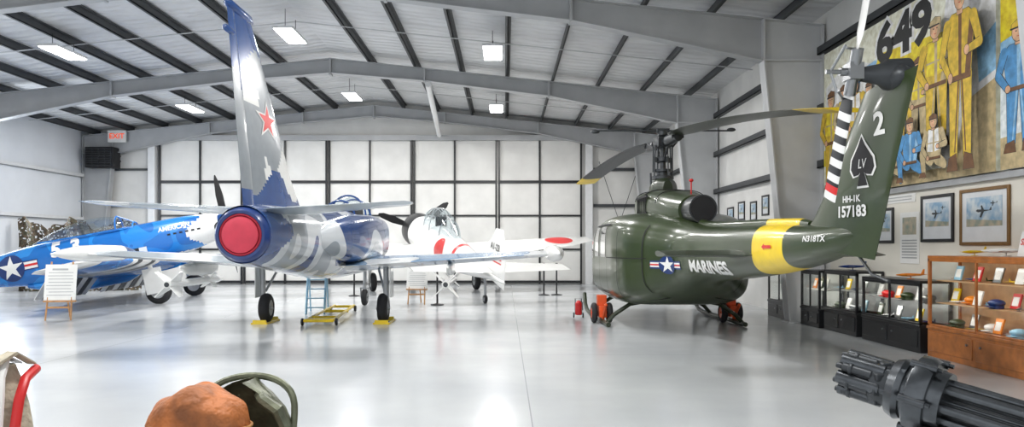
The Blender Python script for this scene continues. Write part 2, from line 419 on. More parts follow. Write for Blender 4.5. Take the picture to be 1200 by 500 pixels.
for ly in (26.1,18.6,11.1,3.6):
    for lx,lz in ((-10.7,6.19),(-5.2,6.60),(-.3,6.19)):
        th=thing('ceiling_lamp','white rectangular high-bay lamp hung from the roof','ceiling lamp',(lx,ly,lz),group='high-bay lamps')
        mb=MB(); mb.b2((-.24,-.68,.0),(.24,.68,.06)); mb.b2((-.1,-.3,.06),(.1,.3,.12)); mb.obj('lamp_housing',th,'white',bevel=.01)
        MB().b2((-.21,-.64,-.02),(.21,.64,0)).obj('lamp_diffuser',th,'lite')
        h=top(lx)-lz
        for q in (-.45,.45): MB().cyl((0,q,.06),(0,q,h+.02),.008,n=6).obj('hanger',th,'dark')
        L=bpy.data.lights.new('lamp_light','AREA'); L.shape='RECTANGLE'; L.size=.6; L.size_y=1.3; L.energy=(215 if ly<15 else 240); L.color=(1,.985,.96)
        o=bpy.data.objects.new('lamp_light',L); COL.objects.link(o); o.location=(lx,ly,lz-.06)
th=thing('exit_sign','white illuminated sign with red exit lettering on the steel frame','exit sign',(-15.3,30.31,5.85))
MB().b2((-.36,-.06,-.24),(.36,0,.24)).obj('sign_box',th,'gwhite',bevel=.01)
decal('lettering',th,[(*text2d('EXIT',.29,.004),0)],['exit'],(0,-.065,0),(1,0,0),(0,0,1))
th=thing('wall_heater','black louvered unit heater mounted high on the end wall','heater',(-15.85,Y1-.95,4.6))
mb=MB(); mb.b2((-.55,0,0),(.55,.6,.8)); mb.obj('casing',th,'blackm',bevel=.02)
mb=MB()
for i in range(8): mb.box((0,-.02,.09+.09*i),(1.0,.05,.02),rot=Matrix.Rotation(R(30),3,'X'))
for i in range(5): mb.b2((-.5+.24*i,-.03,.05),(-.48+.24*i,-.005,.75))
mb.obj('louvers',th,'dark')
mb=MB(); mb.b2((-.4,.5,.3),(.4,.94,.36)); mb.b2((-.4,.5,.5),(.4,.94,.56)); mb.b2((-.03,.88,.2),(.03,.94,.66)); mb.obj('bracket',th,'dark')
# ================================================================ JET TRAINER
jet=thing('jet_trainer','blue, grey and white camouflaged jet trainer with red nozzle cover','airplane',(-3.58,15.25,0),(0,0,R(.3)))
fb=MB()
body(fb,[(-4.85,.38,2.06,1.27,2),(-4.5,.42,2.09,1.24,2),(-3.6,.48,2.13,1.15,2.1),(-2.2,.56,2.14,1.02,2.2),(-.8,.64,2.2,.9,2.3),(.6,.64,2.3,.86,2.4),(2.2,.56,2.2,.86,2.3),(3.8,.48,1.95,.88,2.2),(5.2,.38,1.72,.92,2.1),(6.4,.22,1.55,1.05,2),(7.1,.05,1.36,1.22,2)],14,64,cap=(False,True))
fb.recolor(lambda c,m:1 if c.y<-4.3+.35*math.sin(3*math.atan2(c.z-1.66,c.x)+1) else 0)
for sx in (1,-1):
    body(fb,[(-2.6,.05,1.75,1.5,2,sx*.5),(-2.0,.22,1.95,1.35,2.2,sx*.55),(-.8,.36,2.1,1.2,2.6,sx*.62),(.6,.38,2.15,1.2,3,sx*.68),(1.5,.36,2.12,1.25,3,sx*.70)],5,28)
fb.obj('fuselage',jet,['jet','jblue'])
mb=MB(); mb.lathe((0,-4.95,1.66),(0,1,0),[(.0,.29),(-.01,.33),(.03,.355),(.12,.385),(.3,.38),(.3,.30)],40,0,cap=(False,False)); mb.obj('exhaust_nozzle',jet,'navy')
mb=MB(); mb.lathe((0,-4.99,1.66),(0,1,0),[(-.03,.02),(-.02,.18),(.02,.245),(.1,.26)],36,0); mb.lathe((0,-5.0,1.66),(0,1,0),[(.05,.26),(.03,.272),(.08,.292),(.1,.26)],36,0,cap=(False,False)); mb.obj('nozzle_cover',jet,'cover')
for sx in (1,-1):
    mb=MB(); body(mb,[(1.5,.33,2.08,1.29,3,sx*.70),(1.49,.30,2.05,1.33,3,sx*.70)],1,28); mb.obj('air_intake',jet,'blackm')
fin=MB(); S=[((-.02,-1.6,1.95),(-.02,-4.3,1.95),.09),((-.03,-2.45,2.6),(-.03,-4.42,2.6),.085),((-.16,-4.0,4.72),(-.16,-4.72,4.72),.08)]
wing(fin,S,(1,0,0),36,0,30)
def finc(c,m):
    if c.z>4.0+.35*math.sin(c.y*3+1): return 1
    if c.z<2.45+.22*math.sin(c.y*3.5+1): return 1
    if c.z<2.9+.25*math.sin(c.y*4) and c.y>-3.9: return 2
    if 3.55<c.z<3.9+.15*math.sin(c.y*5) and c.y<-4.0: return 2
    return 0
fin.recolor(finc)
fin.obj('tail_fin',jet,['fing','jblue','gwhite'])
rud=MB(); S=[((-.02,-4.31,2.0),(-.02,-4.75,2.0),.12),((-.03,-4.43,2.6),(-.03,-4.88,2.6),.10),((-.16,-4.73,4.72),(-.16,-5.0,4.72),.09)]
wing(rud,S,(1,0,0),24,0,8)
rud.recolor(lambda c,m:1 if (c.z>3.7+.2*math.sin(c.y*6) or c.z<2.3) else 0); rud.obj('rudder',jet,['fing','jblue'])
mb=MB(); mb.lathe((-.165,-5.05,4.78),(0,1,0),[(0,.01),(.1,.06),(.9,.07),(1.15,.01)],12,0); mb.lathe((-.14,-5.12,4.4),(0,1,0),[(-.05,.02),(0,.045),(.25,.045)],10,0); mb.obj('fin_cap',jet,'jblue')
fbv=fin.bvh()
decal('red_star',jet,[(*star2d(.31,sx=1.6),0),(*star2d(.235,sx=1.6),1)],['gwhite','red'],(0,-3.7,3.38),(0,1,0),(0,0,1),fbv,'red star with white outline')
for sx in (1,-1):
    S=[((sx*.25,-3.3,2.02),(sx*.25,-4.75,2.02),.09),((sx*2.15,-4.05,2.12),(sx*2.15,-4.85,2.12),.08),((sx*2.25,-4.3,2.12),(sx*2.25,-4.8,2.12),.05)]
    mb=MB(); wing(mb,S,(0,0,1),5); mb.obj('tailplane',jet,'jetw')
    S=[((sx*.4,1.45,1.14),(sx*.4,-1.15,1.14),.12),((sx*4.4,.75,1.36),(sx*4.4,-.55,1.36),.10)]
    mb=MB(); wing(mb,S,(0,0,1),10,0,14)
    mb.obj('wing',jet,'jetw')
    mb=MB(); mb.lathe((sx*4.55,-1.5,1.37),(0,1,0),[(0,.01),(.35,.08),(.9,.15),(1.6,.17),(2.5,.16),(3.0,.09),(3.25,.01)],24,0); mb.recolor(lambda c,m:1 if c.y>1.1 else 0); mb.obj('tip_tank',jet,['gwhite','jblue'])
    px=sx*2.5
    mb=MB(); body(mb,[(-.9,.02,1.15,1.1,2,px),(-.4,.06,1.18,.95,2.5,px),(.6,.06,1.2,.93,2.5,px),(1.0,.02,1.18,1.0,2,px)],4,16); mb.obj('pylon',jet,'gwhite')
    ms=MB(); z=.82; ms.lathe((px,-1.45,z),(0,1,0),[(0,.05),(0,.07),(2.4,.07),(2.55,.055),(2.75,.01)],16,0)
    for a in range(4):
        d=Vector((math.cos(R(45+90*a)),0,math.sin(R(45+90*a)))); c=Vector((px,0,z)); t=Vector((-d.z,0,d.x))*.008
        for y0,y1,s_ in ((-1.45,-.95,.32),(.45,.75,.2)):
            ms.prism([c+d*.06+Vector((0,y1,0))-t,c+d*s_+Vector((0,y0+.15,0))-t,c+d*s_+Vector((0,y0,0))-t,c+d*.06+Vector((0,y0,0))-t],t*2,0)
    ms.lathe((px,-1.47,z),(0,1,0),[(0,.045),(.01,.045)],12,1)
    ms.obj('missile',jet,['gwhite','dark'],label='slim white missile with cross-shaped tail fins')
    lg=MB(); lg.cyl((sx*1.22,-.05,1.15),(sx*1.22,-.02,.42),.055,mi=0); lg.cyl((sx*1.22,-.02,.6),(sx*1.22,-.02,.28),.038,mi=0); lg.cyl((sx*1.02,-.02,.28),(sx*1.30,-.02,.28),.03,mi=0)
    lg.tube([(sx*1.0,.35,1.1),(sx*1.18,.02,.62)],.025,8,0); lg.b2((sx*1.31,-.2,.5),(sx*1.33,.24,1.1),1)
    lg.obj('main_gear_leg',jet,['hub','gwhite'],bevel=.004)
    w=MB(); wheel(w,(sx*1.16,0,.29),.29,.2); w.obj('main_wheel',jet,['rub','hub'])
w=MB(); wheel(w,(0,4.45,.21),.21,.14); w.obj('nose_wheel',jet,['rub','hub'])
w=MB(); w.cyl((0,4.5,.95),(0,4.45,.4),.045); w.b2((-.11,4.4,.2),(-.085,4.5,.45)); w.b2((.085,4.4,.2),(.11,4.5,.45)); w.b2((-.11,4.4,.42),(.11,4.5,.46)); w.obj('nose_gear_leg',jet,'hub')
cn=MB(); body(cn,[(1.0,.20,2.30,2.05,2),(1.5,.33,2.52,1.85,2),(2.3,.40,2.66,1.75,2),(3.3,.38,2.55,1.7,2),(4.1,.33,2.3,1.65,2),(4.9,.22,1.95,1.6,2)],5,32); cn.obj('canopy',jet,'glass')
cf=MB()
for y,w_,zt,zb in ((1.4,.32,2.5,1.85),(2.3,.405,2.67,1.75),(3.0,.40,2.62,1.72),(4.2,.33,2.28,1.66)):
    cf.tube([(w_*math.cos(a),y,(zt+zb)/2+(zt-zb)/2*math.sin(a)) for a in [math.pi*i/16 for i in range(17)]],.022,6)
for sx in (1,-1): cf.tube([(sx*.32,1.4,2.17),(sx*.405,2.3,2.21),(sx*.40,3.0,2.17),(sx*.33,4.2,1.97)],.022,6)
cf.obj('canopy_frame',jet,'jblue')
for y in (1.7,3.1): MB().box((0,y,2.1),(.42,.16,.6),rot=Matrix.Rotation(R(15),3,'X')).obj('ejection_seat',jet,'blackm',bevel=.04)
for xx in (-2.4,-4.76):
    th=thing('wheel_chock','yellow painted wheel chock plate under the jet tire','wheel chock',(xx,15.27,0),group='yellow wheel chocks')
    mb=MB(); 
    for s_ in (-1,1): mb.prism([(-.13,s_*.29,0),(-.13,s_*.42,0),(-.13,s_*.40,.08)],(.26,0,0))
    mb.b2((-.16,-.42,0),(-.13,.42,.03)); mb.b2((.13,-.42,0),(.16,.42,.03)); mb.obj('chock_frame',th,'yellow')
th=thing('yellow_tow_frame','yellow tubular tow bar frame on small casters','tow bar',(-3.55,14.75,0),(0,0,R(4)))
mb=MB(); mb.tube([(-.26,-.2,.1),(-.22,3.3,.12)],.03); mb.tube([(.26,-.2,.1),(.22,3.3,.12)],.03)
for y in (-.2,.5,2.0,3.3): mb.cyl((-.27,y,.1),(.27,y,.1),.03)
mb.b2((-.26,-.25,.08),(.26,.1,.12)); mb.obj('frame',th,'yellow')
for p in ((-.32,-.1),(.32,-.1),(-.28,3.1),(.28,3.1)):
    w=MB(); wheel(w,(p[0],p[1],.07),.07,.05); w.obj('caster',th,['rub','hub'])
th=thing('boarding_ladder','pale blue metal boarding ladder leaning beside the jet','ladder',(-4.3,17.6,0),(0,0,R(8)))
mb=MB()
for x in (-.2,.2): mb.tube([(x,-.5,0),(x,0,1.1)],.025); mb.tube([(x,.45,0),(x,0,1.1)],.018)
for i in range(5): t=(i+.7)/5.4; mb.b2((-.2,-.5+.5*t-.05,1.1*t-.012),(.2,-.5+.5*t+.05,1.1*t+.012))
mb.obj('ladder_frame',th,'cyan')
# ================================================================ HELICOPTER
hel=thing('military_helicopter','glossy olive green military helicopter with yellow tail band','helicopter',(3.18,15.5,0),(0,0,R(1.1)))
hb=MB()
body(hb,[(3.30,.12,1.08,.86,2.2),(3.1,.6,1.28,.62,2.4),(2.7,.93,1.5,.5,3.0),(2.2,1.12,1.84,.45,3.6),(1.6,1.2,2.08,.42,4.4),(0,1.24,2.15,.40,5.2),(-1.1,1.24,2.13,.42,5.2),(-1.8,1.14,2.08,.48,4.4),(-2.4,.80,1.99,.64,3.4),(-3.0,.50,1.88,.84,2.8),(-3.6,.41,1.83,.95,2.8),(-5.2,.36,1.79,1.08,2.8),(-6.5,.29,1.77,1.2,2.6),(-7.4,.22,1.73,1.32,2.4),(-7.95,.13,1.72,1.42,2.2),(-8.3,.04,1.70,1.52,2)],16,64)
YB=lambda c,m:1 if -7.0<c.y<-6.2 else m
hb.recolor(YB)
hv=hb.bvh(); hb.obj('fuselage',hel,['olive','yellow'])
mb=MB(); body(mb,[(1.0,.12,2.2,2.0,2),(.75,.38,2.42,1.95,2.6),(.2,.52,2.62,1.95,3),(-.6,.54,2.6,1.9,3),(-1.5,.48,2.52,1.8,2.8),(-2.1,.38,2.43,1.78,2.4),(-2.45,.29,2.38,1.86,2)],6,36); mb.obj('engine_cowling',hel,'olive')
mb=MB()
for y,w_,z0,z1 in ((.2,.525,2.0,2.63),(-.6,.545,1.95,2.61),(-1.5,.485,1.85,2.53)):
    mb.tube([(w_*math.copysign(abs(math.cos(a))**.67,math.cos(a)),y,(z0+z1)/2+(z1-z0)/2*math.sin(a)**.67) for a in [math.pi*(i+.01)/18.02 for i in range(18)]],.008,6)
mb.b2((.50,-1.5,2.02),(.552,.2,2.04)); mb.b2((-.552,-1.5,2.02),(-.50,.2,2.04)); mb.obj('cowling_seam',hel,'blackm')
mb=MB(); body(mb,[(.45,.10,2.8,2.4,2.2),(.2,.24,2.86,2.4,2.4),(-.15,.26,2.88,2.4,2.4),(-.45,.10,2.8,2.4,2.2)],4,24); mb.obj('mast_fairing',hel,'olive2')
mb=MB(); mb.lathe((0,-2.95,2.12),(0,1,0),[(.1,.16),(0,.21),(0,.235),(.15,.24),(.6,.24)],32,0,cap=(True,True)); mb.obj('exhaust_pipe',hel,'dark')
mb=MB(); mb.lathe((0,-2.955,2.12),(0,1,0),[(0,.205),(.01,.205)],32,0); mb.obj('exhaust_opening',hel,'blackm')
for sx in (1,-1):
    mb=MB(); 
    for i in range(7): mb.box((sx*.53,-.9+.13*i,2.3),(.03,.02,.28))
    mb.b2((sx*.51,-1.0,2.12),(sx*.54,0,2.16)); mb.b2((sx*.51,-1.0,2.44),(sx*.54,0,2.48)); mb.obj('cowling_grille',hel,'blackm')
mb=MB(); mb.cyl((0,0,2.7),(0,0,3.72),.055,n=20); mb.lathe((0,0,2.86),(0,0,1),[(0,.1),(.0,.22),(.06,.22),(.08,.12),(.14,.12),(.15,.18),(.2,.18),(.21,.08)],20); mb.lathe((0,0,3.2),(0,0,1),[(0,.07),(.02,.13),(.1,.13),(.12,.07)],16)
mb.lathe((0,0,3.70),(0,0,1),[(0,.05),(.05,.1),(.12,.1),(.16,.04)],16)
for a in range(4):
    an=R(20+90*a); c,s_=math.cos(an),math.sin(an)
    mb.cyl((c*.2,s_*.2,2.92),(c*.17,s_*.17,3.55),.016,n=8); mb.b2((c*.17-.03,s_*.17-.03,3.2),(c*.17+.03,s_*.17+.03,3.3))
mb.cyl((.2,.15,2.6),(.22,.12,3.0),.02,n=8); mb.cyl((-.2,.15,2.6),(-.22,.12,3.0),.02,n=8)
mb.obj('rotor_mast',hel,'dark')
bd=Vector((.82,-6.2,0)).normalized(); bp=Vector((-bd.y,bd.x,0))
mb=MB(); mb.cyl(-bd*.55+Vector((0,0,3.6)),bd*.55+Vector((0,0,3.6)),.085,n=14); mb.box((0,0,3.6),(.34,.3,.2),rot=Matrix.Rotation(math.atan2(bd.y,bd.x),3,'Z'))
for s_ in (1,-1):
    mb.cyl(bd*s_*.35+Vector((0,0,3.6)),bd*s_*.85+Vector((0,0,3.61)),.11,.09,n=14)
    mb.cyl(bd*s_*.8+Vector((0,0,3.61))+bp*.12,bd*s_*.8+Vector((0,0,3.61))-bp*.12,.03)
    mb.tube([bd*s_*.35+Vector((0,0,3.62))+bp*.2*s_,bp*.2*s_+Vector((0,0,3.5)),bp*.2*s_+Vector((0,0,3.0))],.018,8)
    mb.cyl(bd*s_*.3+Vector((0,0,3.5)),bd*s_*.05+Vector((0,0,3.22)),.02)
mb.obj('rotor_hub',hel,'dark',bevel=.006)
mb=MB(); sb=(bp*.96+bd*.25).normalized(); 
mb.cyl(-sb*1.35+Vector((0,0,3.86)),sb*1.35+Vector((0,0,3.82)),.017,n=8)
for s_ in (1,-1): mb.ell(sb*s_*1.35+Vector((0,0,3.84)),(.09,.05,.04),n=12,k=8)
mb.box((0,0,3.84),(.25,.12,.08)); mb.obj('stabilizer_bar',hel,'dark')
for s_ in (1,-1):
    S=[]
    for i in range(13):
        r=.75+(6.25-.75)*i/12; c=bd*s_*r+Vector((0,0,3.66-.5*(r/6.25)**2 + (.12 if s_<0 else 0)*(r/6.25)))
        hw=.27 if i>1 else (.24 if i==1 else .15)
        S.append((c+bp*s_*hw*.9,c-bp*s_*hw*1.1+Vector((0,0,.015)),.11))
    mb=MB(); wing(mb,S,(0,0,1),2,0,8)
    tipc=bd*s_
    mb.recolor(lambda c,m:1 if (c.x*tipc.x+c.y*tipc.y)>5.5 else 0)
    mb.obj('main_rotor_blade',hel,['olive2' if s_>0 else 'dark','yellow'])
tf=MB(); wing(tf,[((0,-6.9,1.55),(0,-8.55,1.38),.13),((0,-7.3,1.80),(0,-8.72,1.75),.125),((0,-7.75,2.2),(0,-8.9,2.2),.12),((0,-8.38,2.90),(0,-9.26,2.98),.12)],(1,0,0),8,0,14); tv=tf.bvh(hb); tf.obj('tail_fin',hel,'olive')
mb=MB(); mb.lathe((.12,-8.9,2.98),(-1,0,0),[(0,.09),(.02,.14),(.2,.13),(.26,.09),(.42,.06)],20); mb.ell((0,-8.9,2.95),(.12,.2,.11)); mb.obj('tail_gearbox',hel,'dark')
RC=Vector((-.36,-8.9,3.0)); rd=Vector((0,.42,-1)).normalized()
mb=MB(); mb.cyl(RC+Vector((.15,0,0)),RC-Vector((.12,0,0)),.035,n=12); mb.cyl(RC-rd*.2,RC+rd*.2,.05,n=12); mb.box(RC,(.12,.14,.14)); mb.cyl(RC-Vector((.1,0,0)),RC-Vector((.24,0,0)),.02)
for s_ in (1,-1): 
    mb.cyl(RC+rd*s_*.18-Vector((.15,.1,0)),RC+rd*s_*.22+Vector((0,.1,0)),.012,n=8); mb.cyl(RC-Vector((.2,0,0)),RC+rd*s_*.2-Vector((.15,.1,0)),.012,n=8)
mb.obj('tail_rotor_hub',hel,'steel')
for s_ in (1,-1):
    mb=MB(); q=rd*s_; pc=Vector((0,q.z,-q.y)); 
    S=[]
    for r,hw in ((.2,.05),(.32,.09),(1.16,.09)):
        c=RC+q*r; S.append((c+pc*hw*.9+Vector((.01,0,0)),c-pc*hw*1.1-Vector((.02,0,0)),.11))
    wing(mb,S,(1,0,0),24,0,8)
    def trc(c,m,q=q,s_=s_):
        r=(c-RC).dot(q)
        if s_>0:
            if r>1.02: return 2 if r<1.08 else 0
            k=int((r-.3)/.07)
            return 1 if k%2==0 else 0
        return 2 if r>1.1 else 0
    mb.recolor(trc); mb.obj('tail_rotor_blade',hel,['gwhite','black','red'])
for sx in (1,-1):
    mb=MB(); wing(mb,[((sx*.2,-5.5,1.42),(sx*.2,-6.2,1.40),.13),((sx*1.35,-5.55,1.42),(sx*1.35,-6.15,1.40),.12)],(0,0,1),4); mb.obj('horizontal_stabilizer',hel,'olive2')
mb=MB(); body(mb,[(-2.6,.07,2.0,1.8,2.5),(-3.4,.09,1.90,1.74,2.5),(-6.9,.07,1.82,1.68,2.5),(-7.2,.05,1.78,1.66,2.5)],8,16); mb.recolor(YB); mb.obj('driveshaft_cover',hel,['olive','yellow'])
mb=MB(); mb.tube([(0,-8.2,1.45),(0,-8.5,1.25),(0,-8.8,1.2)],.014,8); mb.obj('tail_skid',hel,'dark')
for sx in (1,-1):
    mb=MB(); pts=[(sx*1.28,2.45,.42),(sx*1.28,2.3,.2),(sx*1.28,2.0,.08),(sx*1.28,1.6,.05),(sx*1.28,-1.2,.05)]
    mb.tube(pts,.045,10); mb.obj('skid',hel,'olive2')
for y in (1.1,-1.0):
    mb=MB(); mb.tube([(-1.28,y,.07),(-1.15,y,.22),(-.85,y,.42),(-.4,y,.5),(.4,y,.5),(.85,y,.42),(1.15,y,.22),(1.28,y,.07)],.04,10); mb.obj('cross_tube',hel,'olive2')
for sx in (1,-1):
    for dx in (-.15,.15):
        mb=MB(); wheel(mb,(sx*1.28+dx,-.3,.2),.2,.11,mt=0,mh=1); mb.obj('ground_wheel',hel,['rub','orange'])
    mb=MB(); mb.b2((sx*1.28-.07,-.5,.12),(sx*1.28+.07,-.1,.34)); mb.b2((sx*1.28-.09,-.38,.34),(sx*1.28+.09,-.2,.55)); mb.cyl((sx*1.28,-.5,.1),(sx*1.28,-.85,.4),.03); mb.obj('ground_wheel_lift',hel,'orange',bevel=.01)
for sx in (1,-1):
    U=(0,sx,0); V=(0,0,1)
    for cy,cz,w_,h_ in ((1.75,1.55,.62,.62),(.75,1.6,.62,.6),(-.2,1.6,.62,.6)):
        decal('door_window',hel,[(*rect2d(w_,h_,cy*sx,cz,8,8),0)],['tint'],(sx*1.0,0,0),U,V,hv)
    lay=[]
    for cy in (1.25,.25,-.75,2.1,-1.6,-2.3): lay.append((*rect2d(.018,1.35 if cy<-1 else 1.5,cy*sx,1.2,1,14),0))
    lay.append((*rect2d(2.9,.02,.7*sx,.62,20,1),0)); lay.append((*rect2d(2.4,.03,.2*sx,1.93,20,1),0)); lay.append((*rect2d(1.6,.016,-1.6*sx,1.3,20,1),0))
    decal('door_seam',hel,lay,['blackm'],(sx*1.0,0,0),U,V,hv)
for s_ in (1,-1): decal('windshield',hel,[(*rect2d(.78,.62,s_*.45,1.62,8,8),0)],['tint'],(0,2.6,0),(-1,0,0),(0,0,1),hv)
ULM=(0,-1,0); V=(0,0,1)
decal('fuselage_lettering',hel,[(*text2d('MARINES',.24,.010,sx=1.75,sub=2),0)],['gwhite'],(-1,-4.45,1.20),ULM,V,hv,'white MARINES lettering',off=.008)
decal('national_insignia',hel,us_star(.15,1.3),['navy','gwhite','red'],(-1,-2.85,1.20),ULM,V,hv,'blue and white star insignia',off=.008)
decal('fin_number',hel,[(*text2d('2',.28,.008,sx=1.2),0)],['gwhite'],(-1,-8.72,2.58),ULM,V,tv)
decal('serial_number',hel,[(*text2d('157183',.145,.005,sx=1.15),0)],['gwhite'],(-1,-8.24,1.83),ULM,V,tv,off=.008)
decal('type_lettering',hel,[(*text2d('HH-1K',.085,.003,sx=1.2),0)],['gwhite'],(-1,-8.24,1.95),ULM,V,tv)
decal('registration',hel,[(*text2d('N318TX',.085,.002,sx=1.3),0)],['gwhite'],(-1,-7.66,1.58),ULM,V,tv)
sp=[(0,.27),(-.05,.18),(-.15,.05),(-.165,-.04),(-.12,-.11),(-.05,-.10),(-.015,-.07),(-.03,-.16),(-.07,-.21),(.07,-.21),(.03,-.16),(.015,-.07),(.05,-.10),(.12,-.11),(.165,-.04),(.15,.05),(.05,.18)]
sp=[(a*1.15,b*.95) for a,b in sp]
o2=[(a*1.10+math.copysign(.008,a) if a else 0,b*1.06+(.008 if b>0 else -.008)) for a,b in sp]; F17=[(0,i+1,(i+1)%17+1) for i in range(17)]
decal('spade_emblem',hel,[(*sub2d([(0,0)]+o2,F17,1),0),(*sub2d([(0,0)]+sp,F17,1),1),(*text2d('LV',.12,.001,.2),0)],['gwhite','blackm'],(-1,-8.44,2.26),ULM,V,tv,'black spade emblem outlined in white')
decal('warning_arrow',hel,[([(-.11,.0),(-.04,.04),(-.04,.018),(.14,.018),(.14,-.018),(-.04,-.018),(-.04,-.04)],[tuple(range(7))],0)],['red'],(-1,-6.6,1.50),ULM,V,hv,off=.012)
mb=MB(); mb.ell((0,-2.2,2.65),(.04,.04,.03)); mb.cyl((0,-2.2,2.4),(0,-2.2,2.65),.012); mb.obj('antenna',hel,'red')
th=thing('ground_tow_gear','red wheeled ground tow gear standing by the helicopter skid','ground tow gear',(1.55,16.2,0),scale=.65)  # ground tow gear by the skid, stood in for by an extinguisher shape
mb=MB(); mb.lathe((0,0,.1),(0,0,1),[(0,.09),(.02,.11),(.38,.11),(.45,.06),(.47,.03)],20); mb.obj('tank',th,'red')
mb=MB(); mb.tube([(-.1,.12,.1),(-.1,.12,.62),(.1,.12,.62),(.1,.12,.1)],.014,8); mb.tube([(0,0,.57),(.12,-.05,.5),(.13,-.02,.25)],.014,8); mb.obj('handle',th,'blackm')
for sx in (-1,1): w=MB(); wheel(w,(sx*.15,.08,.09),.09,.04); w.obj('wheel',th,['rub','cyan'])
# ================================================================ fighters
def prop(th,y,z,r,n,a0,m='blackm',tip=None):
    for i in range(n):
        a=a0+2*math.pi*i/n; d=Vector((math.cos(a),0,math.sin(a))); p=Vector((-d.z,0,d.x))
        S=[]
        for t,hw,tw in ((.12,.05,.9),(.3,.12,.8),(.6,.15,.55),(.9,.10,.35),(1.0,.03,.3)):
            c=Vector((0,y,z))+d*r*t; v=p*math.cos(tw)*hw+Vector((0,math.sin(tw)*hw,0)); S.append((c+v,c-v,.08))
        mb=MB(); wing(mb,S,Vector((0,1,0)),3,0,6); mb.recolor(lambda c,mm:1 if (c-Vector((0,y,z))).length>r*.93 else 0)
        mb.obj('propeller_blade',th,[m,tip or m])
P=thing('blue_propeller_fighter','blue and white vintage propeller fighter with star insignia','airplane',(-9.3,22.0,0),(R(12),0,R(-83)),.96)
fb=MB(); body(fb,[(1.6,.37,2.28,1.56,2),(.6,.43,2.4,1.34,2.3),(-.6,.46,2.42,1.14,2.5),(-2.2,.46,2.44,1.1,2.5),(-3.6,.40,2.42,1.22,2.2),(-5,.29,2.28,1.45,2.1),(-6.5,.16,2.14,1.74,2),(-7.5,.04,2.05,1.9,2)],14,56)
def pc(c,m):
    if c.z<1.30+.08*math.sin(c.y*2.2) and c.y>-3.2: return 1
    if c.y>.9+.25*math.sin(c.z*6): return 1
    if c.y<-5.7+.3*math.sin(c.z*5): return 1
    return 0
fb.recolor(pc); pv=fb.bvh(); fb.obj('fuselage',P,['mus','gwhite'])
mb=MB(); body(mb,[(-.9,.30,1.35,1.0,3),(-1.4,.36,1.35,.82,3),(-2.8,.36,1.35,.82,2.6),(-4.0,.2,1.35,1.2,2.2)],4,24); mb.obj('radiator_scoop',P,'mus')
mb=MB(); mb.lathe((0,1.6,1.92),(0,1,0),[(0,.36),(.15,.34),(.4,.22),(.58,.05),(.6,.01)],28); mb.obj('spinner',P,'jblue')
prop(P,1.75,1.92,1.5,4,R(86),'blackm')
cn=MB(); body(cn,[(-.7,.22,2.45,2.25,2),(-1.3,.33,2.78,2.2,2),(-2.0,.35,2.86,2.2,2),(-3.0,.27,2.7,2.2,2),(-3.7,.1,2.45,2.25,2)],5,28); cn.obj('canopy',P,'glass')
mb=MB()
for y,w_,zt in ((-1.25,.34,2.78),(-.8,.26,2.52)): mb.tube([(w_*math.cos(a),y,2.35+(zt-2.35)*math.sin(a)) for a in [math.pi*i/12 for i in range(13)]],.025,6)
for sx in (1,-1): mb.tube([(sx*.26,-.8,2.35),(sx*.34,-1.25,2.35),(sx*.37,-3.4,2.42)],.025,6)
mb.tube([(0,-.8,2.52),(0,-1.25,2.78)],.02,6)
mb.obj('canopy_frame',P,'mus')
mb=MB(); mb.box((0,-2.2,2.5),(.4,.12,.5),rot=Matrix.Rotation(R(10),3,'X')); mb.obj('pilot_seat',P,'dark',bevel=.03)
for sx in (1,-1):
    mb=MB(); wing(mb,[((sx*.35,.45,1.16),(sx*.35,-2.2,1.12),.15),((sx*5.3,-.2,1.30),(sx*5.3,-1.5,1.28),.11),((sx*5.55,-.5,1.32),(sx*5.55,-1.3,1.31),.06)],(0,0,1),20,0,14)
    def wc(c,m):
        x=abs(c.x)
        if 1.75<x<3.35: return 1+int((x-1.75)/.32)%2
        if x>4.9: return 1
        return 0
    mb.recolor(wc); mb.obj('wing',P,['mus','gwhite','black'])
    mb=MB(); wing(mb,[((sx*.1,-5.7,2.1),(sx*.1,-6.9,2.1),.1),((sx*1.9,-6.0,2.12),(sx*1.9,-6.7,2.12),.08)],(0,0,1),4); mb.obj('tailplane',P,'gwhite')
    w=MB(); wheel(w,(sx*1.75,0,.34),.34,.24); w.obj('main_wheel',P,['rub','hub'])
    mb=MB(); mb.cyl((sx*1.93,0,.34),(sx*1.9,-.05,1.2),.06); mb.cyl((sx*1.7,0,.34),(sx*1.95,0,.34),.04); mb.b2((sx*1.97,-.25,.3),(sx*1.99,.25,1.0)); mb.obj('main_gear_leg',P,'gwhite',bevel=.005)
    mb=MB()
    for i in range(9):
        x0=.5+.40*i; mb.prism([(sx*x0,-1.95+.02*i,1.12),(sx*(x0+.40),-1.93+.02*i,1.14),(sx*(x0+.40),-2.38+.03*i,.72),(sx*x0,-2.40+.03*i,.70)],(0,.03,.01),(i%2))
    mb.obj('wing_flap',P,['gwhite','black'],smooth=False)
mb=MB(); wing(mb,[((0,-5.6,2.1),(0,-7.4,2.0),.08),((0,-6.4,3.4),(0,-7.3,3.45),.08)],(1,0,0),5); mb.obj('tail_fin',P,'gwhite')
w=MB(); wheel(w,(0,-5.9,1.40),.15,.1); w.obj('tail_wheel',P,['rub','hub']); MB().cyl((0,-5.85,1.75),(0,-5.9,1.40),.04).obj('tail_gear_leg',P,'hub')
UR=(0,1,0)
lay=[]
for i in range(7): lay.append((*rect2d(.22,.42,-1.9+i*.22,1.50,2,8),i%2))
decal('invasion_stripes',P,lay,['gwhite','black'],(1,0,0),UR,V,pv,'black and white stripes')
decal('national_insignia',P,us_star(.38),['navy','gwhite','red'],(1,-4.25,1.86),UR,V,pv,'blue and white star insignia')
decal('squadron_code',P,[(*text2d('5',.56,.03),0),],['gwhite'],(1,-2.95,2.12),UR,V,pv,off=.02)
